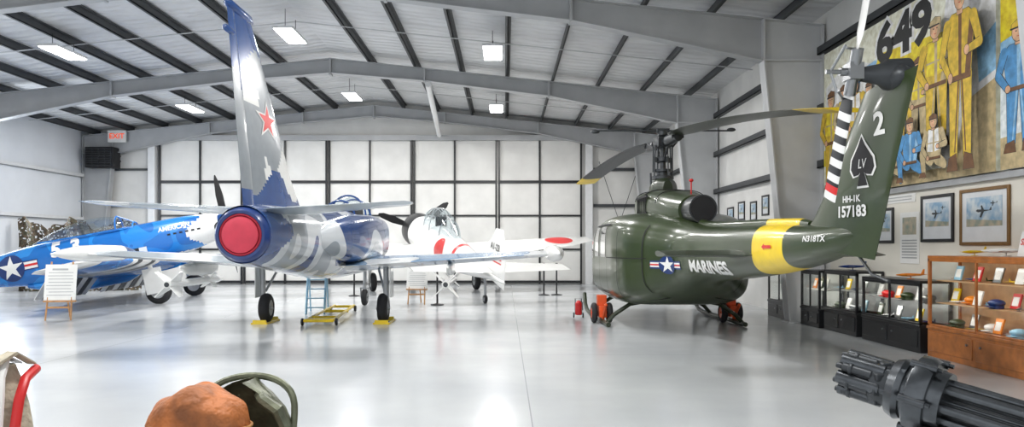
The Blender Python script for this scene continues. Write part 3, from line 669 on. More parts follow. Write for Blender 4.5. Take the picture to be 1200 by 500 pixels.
decal('squadron_code',P,[(*text2d('3',.56,.03),0),],['gwhite'],(1,-2.4,2.12),UR,V,pv,off=.02)
decal('squadron_code',P,[(*text2d('5',.60,.03),0),],['gwhite'],(1,-5.35,1.88),UR,V,pv,off=.02)
decal('nose_lettering',P,[(*text2d('AMERICAN B',.18,.006),0),],['gwhite'],(1,.45,2.10),UR,V,pv)
for i in range(6): decal('exhaust_stack',P,[(*rect2d(.09,.05,.2+i*.17,1.92,1,1),0)],['blackm'],(1,.0,0),UR,V,pv)
Z=thing('white_propeller_fighter','white vintage radial-engine fighter with red disc markings','airplane',(-2.75,26.5,0),(R(10.5),0,R(20)),1.06)
fb=MB(); body(fb,[(.6,.54,2.34,1.22,2),(-.3,.54,2.36,1.2,2.1),(-1.6,.50,2.38,1.22,2.1),(-3.2,.41,2.30,1.34,2),(-5,.26,2.16,1.58,2),(-6.6,.09,2.0,1.83,2),(-7.3,.02,1.95,1.9,2)],10,40)
fb.recolor(lambda c,m:1 if -4.1<c.y<-3.85 else 0); zv=fb.bvh(); fb.obj('fuselage',Z,['gwhite','red'])
mb=MB(); mb.lathe((0,.55,1.78),(0,1,0),[(0,.55),(.3,.58),(.8,.57),(.98,.49),(1.0,.40),(.9,.38)],36,0); mb.obj('engine_cowling',Z,'black')
mb=MB(); mb.lathe((0,1.5,1.78),(0,1,0),[(0,.2),(.2,.17),(.4,.05),(.42,.01)],20); mb.obj('spinner',Z,'steel')
prop(Z,1.62,1.78,1.4,3,R(160),'blackm')
cn=MB(); body(cn,[(-.2,.22,2.4,2.2,2),(-.7,.33,2.78,2.1,2),(-1.4,.35,2.88,2.1,2),(-2.4,.3,2.7,2.1,2),(-3.3,.12,2.35,2.1,2)],5,28); cn.obj('canopy',Z,'glass')
mb=MB()
for y,w_,zt in ((-.3,.25,2.5),(-.7,.335,2.79),(-1.45,.355,2.89),(-2.4,.30,2.70)): mb.tube([(w_*math.cos(a),y,2.2+(zt-2.2)*math.sin(a)) for a in [math.pi*i/12 for i in range(13)]],.018,6)
mb.tube([(0,-.2,2.42),(0,-.7,2.79),(0,-1.4,2.89),(0,-2.4,2.71),(0,-3.3,2.36)],.018,6); mb.obj('canopy_frame',Z,'hub')
mb=MB(); mb.box((0,-1.5,2.42),(.34,.1,.45)); mb.obj('pilot_seat',Z,'dark',bevel=.03)
for sx in (1,-1):
    mb=MB(); wing(mb,[((sx*.3,.45,1.34),(sx*.3,-1.9,1.34),.14),((sx*4.6,.15,1.72),(sx*4.6,-1.25,1.72),.10),((sx*5.5,-.1,1.80),(sx*5.5,-.8,1.80),.07)],(0,0,1),10,0,14); wv=mb.bvh(); mb.obj('wing',Z,'gwhite')
    decal('wing_disc',Z,[(*disc2d(.56),1),(*disc2d(.47),0)],['red','gwhite'],(sx*4.35,-.55,1.75),(1,0,0),(0,1,0),wv,'red disc marking with white ring')
    mb=MB(); wing(mb,[((sx*.1,-5.5,2.05),(sx*.1,-6.7,2.05),.1),((sx*2.0,-5.9,2.08),(sx*2.0,-6.6,2.08),.08)],(0,0,1),4); mb.obj('tailplane',Z,'gwhite')
    decal('fuselage_disc',Z,[(*disc2d(.38),0)],['red'],(sx*.5,-2.9,1.84),(0,sx,0),(0,0,1),zv,'red disc marking')
    w=MB(); wheel(w,(sx*1.72,.0,.3),.3,.18); w.obj('main_wheel',Z,['rub','hub'])
    mb=MB(); mb.cyl((sx*1.86,0,.3),(sx*1.8,-.05,1.45),.055); mb.cyl((sx*1.68,0,.3),(sx*1.88,0,.3),.035); mb.b2((sx*1.9,-.22,.3),(sx*1.92,.22,1.3)); mb.obj('main_gear_leg',Z,'gwhite')
tf2=MB(); wing(tf2,[((0,-5.2,2.0),(0,-7.3,1.75),.07),((0,-6.0,2.65),(0,-7.3,2.65),.07),((0,-6.5,3.1),(0,-7.05,3.15),.06)],(1,0,0),5); zf=tf2.bvh(); tf2.obj('tail_fin',Z,'gwhite')
for sx in (1,-1):
    decal('fin_number',Z,[(*text2d('A1-23',.22,.006,sx=1.1),0),(*rect2d(.9,.06,0,-.24,4,1),1),(*rect2d(.9,.035,0,-.34,4,1),1)],['black','red'],(sx*.5,-6.62,2.66),(0,sx,0),V,zf)
w=MB(); wheel(w,(0,-6.0,1.22),.11,.08); w.obj('tail_wheel',Z,['rub','hub']); MB().cyl((0,-5.9,1.75),(0,-6,1.22),.035).obj('tail_gear_leg',Z,'hub')
# ================================================================ easels
def easel(loc,rz,w,h,z0,bd='paper'):
    th=thing('display_easel','wooden easel holding a white printed information board','easel',loc,(0,0,rz),group='information easels')
    mb=MB()
    for x in (-w*.4,w*.4): mb.tube([(x,-.2,0),(x*.85,.04,z0+h+.05)],.018,6)
    mb.tube([(0,.45,0),(0,.05,z0+h)],.018,6); mb.b2((-w*.5,-.16,z0-.03),(w*.5,-.06,z0)); mb.b2((-w*.35,-.17,.24),(w*.35,-.14,.28))
    mb.obj('easel_stand',th,'wood')
    q=Matrix.Rotation(-math.atan(.17),3,'X')
    mb=MB(); mb.box((0,-.06,z0+h/2),(w,.02,h),rot=q)
    for i in range(9): mb.box(tuple(Vector((0,-.06,z0+h/2))+q@Vector((random.uniform(-.03,.03),-.012,h*.36-i*h*.09))),(w*(.5 if i==0 else .78),.003,h*(.05 if i==0 else .018)),1,rot=q)
    mb.obj('board',th,[bd,'hub'])
easel((-9.15,15.85,0),R(10),.60,.74,.40)
easel((-2.3,20.2,0),R(-5),.55,.6,.4)
for x,y in ((1.2,23.8),(1.6,23.9),(-1.75,19.8),(-4.6,23.4)):
    mb=MB(); mb.lathe((0,0,0),(0,0,1),[(0,.17),(.02,.17),(.04,.06),(.05,.025),(.92,.025),(.93,.04),(1.0,.04)],16)
    tag(mb.obj('barrier_post',None,'black',loc=(x,y,0)),'black freestanding barrier post','barrier post','barrier posts')
mb=MB(); nx,nz=110,56
v=[];f=[]
for j in range(nz+1):
    for i in range(nx+1):
        u=i*44/nx
        v.append((-1.9+3.8*i/nx,.16*math.sin(u*.9)+.05*math.sin(u*2.3+j*.2),2.3*j/nz*(1+.07*math.sin(u*.35+1)+.03*math.sin(u*1.1))))
for j in range(nz):
    for i in range(nx):
        if random.random()>.16: f.append((j*(nx+1)+i,j*(nx+1)+i+1,(j+1)*(nx+1)+i+1,(j+1)*(nx+1)+i))
mb.add(v,f); tag(mb.obj('camouflage_net',None,'net',loc=(-14.5,26.2,.0),rot=(0,0,R(12)),ang=180),'brown camouflage netting draped on a hidden frame','camouflage net')
# ================================================================ MURALS
for n_,c in {'m_cream':(.95,.92,.70),'m_sky':(.78,.86,.88),'m_yel':(.95,.68,.03),'m_yel2':(.72,.48,.04),'m_khaki':(.56,.44,.24),'m_blue':(.08,.30,.60),'m_lblue':(.30,.55,.78),'m_white':(.93,.92,.88),'m_brown':(.18,.08,.03),'m_red':(.60,.06,.04),'m_green':(.24,.30,.10),'m_black':(.02,.02,.02),'m_skin':(.75,.44,.26)}.items():
    M[n_]=mat('mural_'+n_[2:],c,.6,var=(.0 if n_=='m_black' else .22),scale=9)
MM=['m_cream','m_sky','m_yel','m_yel2','m_khaki','m_blue','m_lblue','m_white','m_brown','m_red','m_green','m_black','m_skin']
MI={k:i for i,k in enumerate(MM)}
class Art:
    def __init__(s): s.mb=MB(); s.k=0; s.ol=0
    def raw(s,pts,m):
        s.k+=1; x=-.0002*s.k
        s.mb.add([(x,-a,b) for a,b in pts],[tuple(range(len(pts)))],MI[m])
    def poly(s,pts,m):
        if s.ol and m not in ('m_black','m_red'):
            cx=sum(p[0] for p in pts)/len(pts); cz=sum(p[1] for p in pts)/len(pts); q=[]
            for a,b in pts:
                d=Vector((a-cx,b-cz)); l=d.length or 1; q.append((a+d.x/l*s.ol,b+d.y/l*s.ol))
            s.raw(q,'m_black')
        s.raw(pts,m)
    def ell(s,cx,cz,rx,rz,m,n=18): s.poly([(cx+rx*math.cos(2*math.pi*i/n),cz+rz*math.sin(2*math.pi*i/n)) for i in range(n)],m)
    def limb(s,a,b,w0,w1,m):
        a=Vector(a);b=Vector(b); d=(b-a).normalized(); p=Vector((-d.y,d.x))
        o=s.ol; pts=[tuple(a+p*w0),tuple(a-p*w0),tuple(b-p*w1),tuple(b+p*w1)]
        if o:
            s.raw([tuple(a+p*(w0+o)),tuple(a-p*(w0+o)),tuple(b-p*(w1+o)),tuple(b+p*(w1+o))],'m_black'); s.ol=0; s.ell(b.x,b.y,w1+o,w1+o,'m_black',10)
        s.raw(pts,m); s.ol=0; s.ell(b.x,b.y,w1,w1,m,10); s.ell(a.x,a.y,w0,w0,m,10); s.ol=o
    def txt(s,t,cx,cz,size,m,b=.02,sx=1):
        v,f=text2d(t,size,b,sx=sx,sub=0); s.k+=1; x=-.0002*s.k; s.mb.add([(x,-(cx+a),cz+c) for a,c in v],f,MI[m])
    def man(s,u,z,h,suit,vest=None,hat='m_brown',pose=0,shade='m_khaki',wd=1.25):
        H=h/7.0; W=H*wd; s.ol=.008
        if pose==0:
            for q in (-1,1):
                s.limb((u+q*W*.42,z+h*.5),(u+q*W*.5,z+h*.07),W*.40,W*.26,suit)
                s.poly([(u+q*W*.2,z),(u+q*W*1.0,z),(u+q*W*.85,z+h*.07),(u+q*W*.3,z+h*.09)],'m_brown')
                s.ol=0; s.limb((u+q*W*.12,z+h*.48),(u+q*W*.4,z+h*.1),W*.06,W*.04,shade); s.ol=.008
            tz=z+h*.47
        else:
            tz=z+h*.2
            s.limb((u-W*.4,tz),(u-W*1.4,z+h*.28),W*.42,W*.34,suit); s.limb((u-W*1.4,z+h*.28),(u-W*1.2,z+h*.03),W*.32,W*.24,suit)
            s.limb((u+W*.4,tz),(u+W*1.2,z+h*.12),W*.42,W*.3,suit); s.poly([(u-W*1.8,z),(u-W*.9,z),(u-W*1.1,z+H*.4),(u-W*1.6,z+H*.4)],'m_brown')
            h=h*1.15
        sh=tz+H*2.4
        s.poly([(u-W*.75,tz),(u+W*.75,tz),(u+W*1.05,sh-H*.2),(u+W*.6,sh+H*.1),(u-W*.6,sh+H*.1),(u-W*1.05,sh-H*.2)],suit)
        s.ol=0
        s.poly([(u-W*.1,tz),(u+W*.1,tz),(u+W*.12,sh),(u-W*.12,sh)],shade); s.poly([(u-W*.76,tz),(u+W*.76,tz),(u+W*.76,tz+H*.2),(u-W*.76,tz+H*.2)],'m_brown')
        s.poly([(u+W*.35,tz+H*.2),(u+W*.74,tz+H*.2),(u+W*1.0,sh-H*.3),(u+W*.7,sh-H*.1)],shade)
        if vest:
            s.poly([(u-W*.75,tz+H*.7),(u-W*.12,tz+H*.6),(u-W*.1,sh),(u-W*.6,sh+H*.08)],vest); s.poly([(u+W*.65,tz+H*.7),(u+W*.12,tz+H*.6),(u+W*.1,sh),(u+W*.55,sh+H*.08)],vest)
            s.poly([(u-W*.75,tz+H*1.3),(u+W*.75,tz+H*1.3),(u+W*.75,tz+H*1.4),(u-W*.75,tz+H*1.4)],shade)
        s.ol=.008
        s.limb((u-W*.95,sh-H*.25),(u-W*1.35,tz+H*1.0),W*.27,W*.2,suit); s.limb((u-W*1.35,tz+H*1.0),(u-W*.75,tz+H*.2),W*.2,W*.16,suit); s.ell(u-W*.7,tz+H*.15,W*.17,H*.2,'m_skin')
        s.limb((u+W*.95,sh-H*.25),(u+W*1.4,tz+H*1.1),W*.27,W*.2,suit); s.limb((u+W*1.4,tz+H*1.1),(u+W*.6,tz+H*1.0),W*.2,W*.16,suit); s.ell(u+W*.5,tz+H*1.0,W*.18,H*.18,'m_skin')
        s.poly([(u-W*.2,sh),(u+W*.2,sh),(u+W*.2,sh+H*.35),(u-W*.2,sh+H*.35)],'m_skin')
        s.ell(u,sh+H*.68,W*.40,H*.52,'m_skin'); s.ol=0; s.ell(u-W*.13,sh+H*.72,W*.05,H*.04,'m_black',8); s.ell(u+W*.13,sh+H*.72,W*.05,H*.04,'m_black',8); s.poly([(u-W*.12,sh+H*.45),(u+W*.12,sh+H*.45),(u,sh+H*.4)],'m_red')
        s.poly([(u+W*.1,sh+H*.3),(u+W*.32,sh+H*.5),(u+W*.38,sh+H*.9),(u+W*.24,sh+H*.8)],'m_khaki')
        s.ol=.008
        s.poly([(u-W*.44,sh+H*.86),(u+W*.44,sh+H*.86),(u+W*.40,sh+H*1.2),(u,sh+H*1.34),(u-W*.42,sh+H*1.15)],hat)
        s.ol=0
        s.poly([(u-W*.52,sh+H*.86),(u+W*.3,sh+H*.84),(u+W*.3,sh+H*.92),(u-W*.52,sh+H*.95)],'m_black')
th=thing('painted_mural','large painted mural of wartime airmen in yellow and blue','mural',(WX-.12,15.0,2.46))
MB().b2((-.0,-5.25,0),(.10,0,2.78)).obj('panel',th,'m_cream',smooth=False)
A=Art(); W_=5.25;H_=2.78
A.poly([(0,0),(W_,0),(W_,H_),(0,H_)],'m_cream')
A.poly([(4.0,0),(W_,0),(W_,H_),(4.2,H_),(3.9,1.4)],'m_white'); A.poly([(4.3,0),(W_,0),(W_,1.2),(4.6,1.0)],'m_khaki'); A.poly([(4.9,1.2),(W_,1.3),(W_,1.9),(4.85,1.7)],'m_lblue')
A.poly([(0,0),(W_,0),(W_,.15),(3,.18),(1.4,.14),(0,.18)],'m_khaki')
A.poly([(.1,1.3),(1.2,1.8),(2.1,1.6),(2.2,2.1),(1.0,2.4),(.1,2.1)],'m_white')
A.poly([(0,.9),(.9,1.1),(1.6,.9),(1.2,.5),(0,.6)],'m_yel'); A.poly([(1.2,1.9),(2.4,2.0),(2.3,2.2),(1.2,2.1)],'m_lblue')
A.poly([(2.0,1.9),(4.0,1.75),(4.1,2.1),(2.2,2.25)],'m_yel')
A.txt('649',2.95,2.36,.86,'m_white',.08,1.3); A.txt('649',2.95,2.36,.86,'m_black',.035,1.3)
A.man(.35,.1,1.9,'m_yel2','m_yel'); A.man(.9,.4,1.6,'m_khaki','m_yel'); A.man(1.4,.3,1.75,'m_yel2','m_white')
A.man(1.95,.45,1.4,'m_khaki','m_yel'); A.man(2.35,.5,1.35,'m_yel2','m_yel','m_green')
A.man(2.75,.45,1.4,'m_khaki','m_yel'); A.man(3.2,.5,1.4,'m_yel2','m_yel','m_green'); A.man(3.6,.45,1.4,'m_khaki','m_yel'); A.man(4.08,.45,1.85,'m_yel2','m_yel','m_khaki')
A.man(.7,.02,1.0,'m_khaki','m_yel','m_brown',1); A.man(1.6,.02,1.15,'m_white',None,'m_khaki',1)
A.man(2.35,.02,1.15,'m_lblue',None,'m_khaki',1,'m_white'); A.man(2.95,.02,1.2,'m_khaki','m_white','m_brown',1); A.man(3.5,.02,1.3,'m_blue',None,'m_brown',1,'m_lblue')
A.man(4.15,.04,1.2,'m_khaki','m_white','m_brown',1)
A.man(4.80,.06,2.55,'m_yel2',None,'m_khaki',0,'m_brown',.85)
A.mb.obj('painting',th,MM,smooth=False)
th=thing('painted_mural','painted mural panel with airmen and blue aircraft','mural',(WX-.12,9.66,2.46))
MB().b2((-.0,-1.75,0),(.10,0,2.78)).obj('panel',th,'m_sky',smooth=False)
A=Art(); A.poly([(0,0),(1.75,0),(1.75,2.78),(0,2.78)],'m_sky'); A.poly([(0,0),(1.75,0),(1.75,.5),(0,.4)],'m_khaki'); A.poly([(0,1.6),(1.75,1.9),(1.75,2.78),(0,2.78)],'m_yel'); A.poly([(0,1.3),(1.75,1.5),(1.75,1.9),(0,1.6)],'m_lblue'); A.man(.35,.2,1.6,'m_blue',None,'m_yel2',0,'m_lblue'); A.man(1.1,.1,2.2,'m_khaki','m_yel'); A.mb.obj('painting',th,MM,smooth=False)
# ================================================================ framed pictures
def picture(y,z0,z1,w,fm='gold',mt='matb'):
    zc=(z0+z1)/2; h=z1-z0
    th=thing('framed_picture','framed aviation print with pale mount hung on the wall','framed picture',(WX-(.042 if y<15 else .0),y,zc),group='framed wall prints')
    mb=MB(); b=.045
    mb.b2((-.03,-w/2,-h/2),(0,-w/2+b,h/2)); mb.b2((-.03,w/2-b,-h/2),(0,w/2,h/2)); mb.b2((-.03,-w/2+b,h/2-b),(0,w/2-b,h/2)); mb.b2((-.03,-w/2+b,-h/2),(0,w/2-b,-h/2+b)); mb.obj('frame',th,fm,bevel=.006)
    MB().b2((-.012,-w/2+b,-h/2+b),(-.002,w/2-b,h/2-b)).obj('mount',th,mt)
    mb=MB(); a,c=w*.36,h*.34
    mb.add([(-.015,-a,-c*.5),(-.015,a,-c*.5),(-.015,a,c),(-.015,-a,c)],[(0,1,2,3)],0); mb.add([(-.016,-a,-c*.5),(-.016,a,-c*.5),(-.016,a,-c*.1),(-.016,-a,-c*.25)],[(0,1,2,3)],1)
    def pl(cx,cz,s): 
        mb.add([(-.017,cx-s,cz),(-.017,cx+s*.8,cz+s*.12),(-.017,cx+s,cz+s*.0),(-.017,cx+s*.7,cz-s*.12)],[(0,1,2,3)],2)
        mb.add([(-.018,cx-s*.1,cz),(-.018,cx+s*.25,cz),(-.018,cx+s*.5,cz-s*.5),(-.018,cx+s*.3,cz-s*.55)],[(0,1,2,3)],2); mb.add([(-.018,cx-s*.1,cz),(-.018,cx+s*.25,cz),(-.018,cx+s*.35,cz+s*.4),(-.018,cx+s*.2,cz+s*.42)],[(0,1,2,3)],2)
        mb.add([(-.018,cx-s,cz),(-.018,cx-s*.7,cz+s*.02),(-.018,cx-s*.95,cz+s*.3)],[(0,1,2)],2)
    pl(0,c*.3,w*.16); 
    if w>.7: pl(-w*.2,c*.65,w*.07)
    mb.obj('print',th,['sky','land','dark'],smooth=False)
picture(12.85,1.56,2.14,.8,'black'); picture(11.2,1.57,2.26,.84,'black'); picture(10.1,1.52,2.28,1.05,'gold')
for y,z,w in ((21.6,2.35,.6),(20.6,2.45,.55),(19.6,2.4,.5),(18.7,2.5,.5),(17.8,2.35,.5),(16.9,2.5,.5),(20.1,1.9,.5),(18.2,1.85,.5)): picture(y,z-.24,z+.26,w,'black')
mb=MB(); mb.b2((-.01,-.28,0),(0,.28,.8),0)
for i in range(7): mb.b2((-.014,-.22,.08+i*.045),(-.01,.22,.10+i*.045),1)
mb.b2((-.014,-.2,.45),(-.01,.2,.72),2)
tag(mb.obj('information_poster',None,['paper','hub','land'],loc=(WX-.041,11.97,1.24),smooth=False),'white information poster with small photo and text','poster')
mb=MB(); mb.b2((-.01,-.5,0),(0,.5,.13),0)
for i in range(2): mb.b2((-.013,-.4,.035+i*.045),(-.01,.4,.05+i*.045),1)
tag(mb.obj('caption_card',None,['paper','hub'],loc=(WX-.041,12.3,2.20),smooth=False),'narrow white caption card below the mural','caption card')
# ================================================================ display cases
def area(loc,rot,sx,sy,e,c=(1,1,1),name='daylight'):
    L=bpy.data.lights.new(name,'AREA'); L.shape='RECTANGLE'; L.size=sx; L.size_y=sy; L.energy=e; L.color=c
    o=bpy.data.objects.new(name,L); COL.objects.link(o); o.location=loc; o.rotation_euler=rot
def case(y0,y1,h,base,depth,x0,m,lab,shelves=2,inner=None,lw=6):
    w=y1-y0; th=thing('display_case',lab,'display case',(x0,y0,0))
    t=.04; inner=inner or m
    mb=MB(); mb.b2((0,0,.0),(depth,w,base))
    mb.b2((-.015,-.01,base-.04),(depth,w+.01,base)); mb.obj('cabinet_base',th,m,bevel=.006)
    mb=MB()
    for yy in (0,w-t):
        mb.b2((0,yy,base),(t,yy+t,h)); mb.b2((depth-t,yy,base),(depth,yy+t,h))
    mb.b2((0,0,h),(depth,w,h+t)); mb.b2((0,w/2-t/3,base),(t*.7,w/2+t/3,h)); mb.b2((0,0,base),(t,w,base+t*.7)); mb.b2((0,0,h-t),(t,w,h)); mb.obj('frame',th,m,bevel=.004)
    MB().b2((depth-.015,t,base),(depth-.005,w-t,h)).obj('back_panel',th,inner)
    for a,b in ((t,w/2-t/3),(w/2+t/3,w-t)): MB().b2((.012,a,base+t),(.018,b,h-t)).obj('glass_door',th,'caseg')
    for yy in (.012,w-.018): MB().b2((t,yy,base),(depth-t,yy+.006,h)).obj('side_glass',th,'caseg')
    zs=[base]
    for i in range(shelves):
        z=base+(h-base)*(i+1)/(shelves+1); zs.append(z+.012)
        MB().b2((t+.06,t,z),(depth-.02,w-t,z+.012)).obj('shelf',th,inner)
    for z in zs:
        area((x0+.055,(y0+y1)/2,z+(h-base)/(shelves+1)-.05),(0,R(-50),0),.03,w*.85,lw/(shelves+1),(1,.96,.88),'case_light')
    if base>.25:
        for q in (0,1):
            mb=MB(); a=.05+q*(w/2); mb.b2((-.012,a,.08),(0,a+w/2-.08,base-.08)); d=mb.obj('door',th,m,bevel=.005)
            MB().cyl((-.03,a+(.1 if q else w/2-.18),base-.16),(-.012,a+(.1 if q else w/2-.18),base-.16),.015,n=10).obj('knob',d,'steel')
    return th,zs,w
def item(kind,loc,rot=0,s=1,m='gwhite'):
    if kind=='plane':
        mb=MB(); body(mb,[(-.16,.004,.055,.045,2),(-.1,.012,.06,.035,2),(.05,.02,.065,.025,2),(.14,.012,.055,.035,2),(.17,.003,.048,.042,2)],2,10)
        wing(mb,[((-.2,.03,.045),(-.2,-.01,.045),.1),((0,.06,.04),(0,-.02,.04),.12),((.2,.03,.045),(.2,-.01,.045),.1)],(0,0,1),2,0,4)
        wing(mb,[((-.07,-.12,.052),(-.07,-.15,.052),.1),((.07,-.12,.052),(.07,-.15,.052),.1)],(0,0,1),1,0,4)
        wing(mb,[((0,-.11,.05),(0,-.155,.05),.1),((0,-.14,.11),(0,-.16,.11),.1)],(1,0,0),1,0,4)
        mb.cyl((0,0,0),(0,0,.04),.006,n=8); mb.lathe((0,0,0),(0,0,1),[(0,.04),(.006,.04)],12)
        mb.v=[tuple(Vector(p)*s) for p in mb.v]; return tag(mb.obj('model_airplane',None,m,loc=loc,rot=(0,0,rot)),'small scale model airplane on a stand in the case','model airplane')
    if kind=='book':
        mb=MB(); q=Matrix.Rotation(R(15),3,'Y'); mb.box((.03,0,.10),(.02,.15,.19),0,rot=q); mb.box((.018,0,.10),(.004,.11,.11),1,rot=q)
        return tag(mb.obj('propped_book',None,[m,'paper'],loc=loc,rot=(0,0,rot)),'propped book with illustrated cover inside the case','book')
    if kind=='cap':
        mb=MB(); mb.ell((0,0,.065),(.10,.09,.05),0); mb.lathe((0,0,0),(0,0,1),[(0,.08),(.035,.085)],18); mb.ell((-.09,0,.025),(.05,.07,.01),0)
        return tag(mb.obj('service_cap',None,m,loc=loc,rot=(0,0,rot)),'service cap displayed inside the case','cap')
cols=['red','gwhite','navy','yellow','cyan','steel','paper','olive','amber']
th,zs,w=case(8.45,10.6,1.34,.42,.46,5.83,'owood','orange wooden display case with glass doors full of memorabilia',2,'owoodl',5)
for si,z in enumerate(zs):
    n_=10
    for i in range(n_):
        y=8.45+.15+(w-.30)*i/(n_-1); kd=['plane','book','cap'][(i+si)%3] if si<2 else ['book','plane'][i%2]
        item(kd,(5.83+.2+.08*(i%2),y,z+.004),R(30+50*i) if kd=='plane' else 0,.6 if kd=='plane' else 1,cols[(i*2+si*3)%9])
th,zs,w=case(10.8,12.55,.98,.40,.46,5.83,'black','black display case with glass upper section',1,'hub',5)
for i in range(6): item('book' if i%2 else 'plane',(6.04,10.95+.29*i,zs[0]+.004),0 if i%2 else R(90),.6,cols[(i+2)%9])
for i in range(6): item('book' if i%2 else 'cap',(6.04,10.95+.29*i,zs[1]+.004),0,1,cols[(i+5)%9])
th,zs,w=case(12.75,14.05,1.05,.40,.46,5.83,'black','black display case with glass front showing model aircraft',1,'hub',4)
for i in range(4): item('plane' if i%2 else 'book',(6.04,12.95+.3*i,zs[1]+.004),0,.7,cols[(i+1)%9])
for i in range(4): item('cap' if i%2 else 'book',(6.04,12.95+.3*i,zs[0]+.004),0,.7,cols[(i+4)%9])
th,zs,w=case(14.15,15.02,1.02,.35,.46,5.78,'black','black display case with pale lit interior beside the column',1,'paper',3)
for i in range(3): item('book',(5.98,14.35+.25*i,zs[1]+.004),0,1,cols[(i+6)%9])
th,zs,w=case(15.6,16.9,1.0,.35,.46,5.78,'black','black display case with pale interior beyond the column',1,'paper',3)
item('plane',(6.0,9.2,1.385),R(60),1.5,'paper'); item('plane',(6.05,9.9,1.385),R(100),1.1,'yellow')
item('plane',(6.02,13.3,1.095),R(80),1.4,'navy'); item('plane',(6.02,11.4,1.025),R(90),1.3,'amber')
mb=MB(); mb.box((0,0,.15),(.01,.4,.29),0,rot=Matrix.Rotation(R(12),3,'Y')); mb.prism([(0,-.1,.01),(.12,-.1,.01),(.04,-.1,.2)],(0,.2,0),0)
o=tag(mb.obj('tent_sign',None,'paper',loc=(5.98,8.72,1.382)),'white card sign with red lettering atop the case','sign')
decal('sign_lettering',o,[(*text2d('SPADS',.1,.004),0)],['red'],(-.022,0,.17),(0,-1,0),(0.2,0,1))
# ================================================================ FOREGROUND
th=thing('aircrew_seat','brown leather padded aircrew seat with grey-green armor back plate','seat',(-1.03,2.62,0),(0,0,R(-12)))
mb=MB(); L=[]
for i in range(15):
    t=i/14; z=.35+.66*t; wd=.20*(1-.9*max(0,(t-.72)/.28)**2.6)
    ring=[]
    for j in range(17):
        a=R(-95+190*j/16); ring.append((wd*math.sin(a),.18+.12*math.cos(a),z))
    for j in range(17):
        a=R(95-190*j/16); ring.append((wd*.93*math.sin(a),.17+.105*math.cos(a),z))
    L.append([(x+.03,y,zz) for x,y,zz in ring])
mb.loft(L)
rim=[]
for i in range(21):
    a=math.pi*i/20; rim.append((.03+.20*math.cos(a),.20+.09*math.sin(a),.84+.175*math.sin(a)**.6))
mb.tube([(.23,.2,.5)]+rim+[(-.17,.2,.5)],.013,8)
mb.tube([(.18,.22,.78),(.215,.17,.86),(.21,.12,.93),(.15,.14,.95),(.10,.2,.96)],.022,8)
for k in range(3): mb.ell((-.03+.07*k,.282-.01,.94+.02*(k==1)),(.012,.012,.012),n=8,k=6)
mb.obj('armor_plate',th,'plate')
mb=MB(); n_=36
L=[]
for i in range(1,20):
    a=-math.pi/2+math.pi*i/20; cz=math.copysign(abs(math.sin(a))**.7,math.sin(a)); cr=abs(math.cos(a))**.6
    ring=[]
    for j in range(n_):
        b=2*math.pi*j/n_; wob=1+.035*math.sin(3*b+i*.4)+.02*math.sin(7*b-i*.6)
        x=.185*cr*math.copysign(abs(math.cos(b))**.75,math.cos(b))*wob
        ring.append((-.04+x*(1-.18*max(0,cz)),.04+.115*cr*math.sin(b)*wob,.885+.125*cz+.018*math.cos(x*26)*max(0,cz)))
    L.append(ring)
mb.loft(L); mb.obj('headrest',th,'tan',ang=80)
mb=MB(); mb.tube([(-.04+.188*math.cos(a),.04+.118*math.sin(a),.885) for a in [2*math.pi*i/28 for i in range(28)]],.005,6,closed=True); mb.obj('piping',th,'wood')
mb=MB(); mb.ell((0,.10,.62),(.18,.09,.24),0,24,14,.6); mb.obj('back_cushion',th,'tan')
mb=MB(); mb.ell((0,-.1,.42),(.22,.24,.07),0,24,12,.6); mb.obj('seat_cushion',th,'tan')
mb=MB(); mb.b2((-.22,-.3,.28),(.22,.32,.36)); 
for p in ((-.18,-.25),(.18,-.25),(-.18,.28),(.18,.28)): mb.cyl((p[0],p[1],0),(p[0],p[1],.3),.02)
mb.obj('seat_frame',th,'plate',bevel=.01)
th=thing('ejection_seat','ejection seat with cream canvas harness and red edged headrest','seat',(-1.80,2.6,0),(0,0,R(-15)))
mb=MB(); mb.b2((-.2,-.25,.3),(.2,.25,.4)); mb.b2((-.18,.1,.4),(.16,.2,.85)); 
for p in ((-.18,-.2),(.18,-.2),(-.18,.2),(.18,.2)): mb.cyl((p[0],p[1],0),(p[0],p[1],.32),.02)
mb.obj('seat_frame',th,'gun',bevel=.02)
mb=MB(); L=[]
for t in range(9):
    z=.55+.55*t/8; wd=.20*(1-.35*(t/8)**4); L.append([(wd*math.copysign(abs(math.cos(a))**.7,math.cos(a)),.02+.10*math.copysign(abs(math.sin(a))**.7,math.sin(a))*(1-.4*(t/8)**3),z) for a in [2*math.pi*j/32 for j in range(32)]])
mb.loft(L); mb.obj('canvas_pack',th,'cream')
for i in range(6):
    mb=MB(); x=-.15+.06*i; q=random.uniform(-.01,.01)
    pts=[(x,.09,1.10),(x+q,.02,1.135+.01*(i%2)),(x,-.07,1.11),(x+q,-.115,1.0),(x-q,-.12,.85),(x,-.115,.6)]
    L=[]
    for p in pts: L.append([(p[0]-.022,p[1],p[2]-.004),(p[0]+.022,p[1],p[2]-.004),(p[0]+.022,p[1]-.006,p[2]+.005),(p[0]-.022,p[1]-.006,p[2]+.005)])
    mb.loft(L); mb.obj('harness_strap',th,'cream' if i%2 else 'hub')
def arc(x): return [(x*.70,.1,1.08),(x*.88,.02,1.06),(x*1.0,-.03,1.0),(x*1.04,-.06,.88),(x*1.04,-.06,.6)]
for q in (.225,-.225):
    mb=MB(); mb.tube(arc(q),.016,10); mb.obj('edge_bolster',th,'red')
mb=MB(); mb.tube([(.13,.0,1.12),(.165,-.05,1.07),(.195,-.08,1.0),(.205,-.1,.86),(.205,-.1,.6)],.018,10); mb.obj('edge_padding',th,'paper')
g0=Vector((1.13,2.42,1.09)); ax=Vector((.30,-.30,-.085)).normalized(); gx,gy,gz=frame(ax)
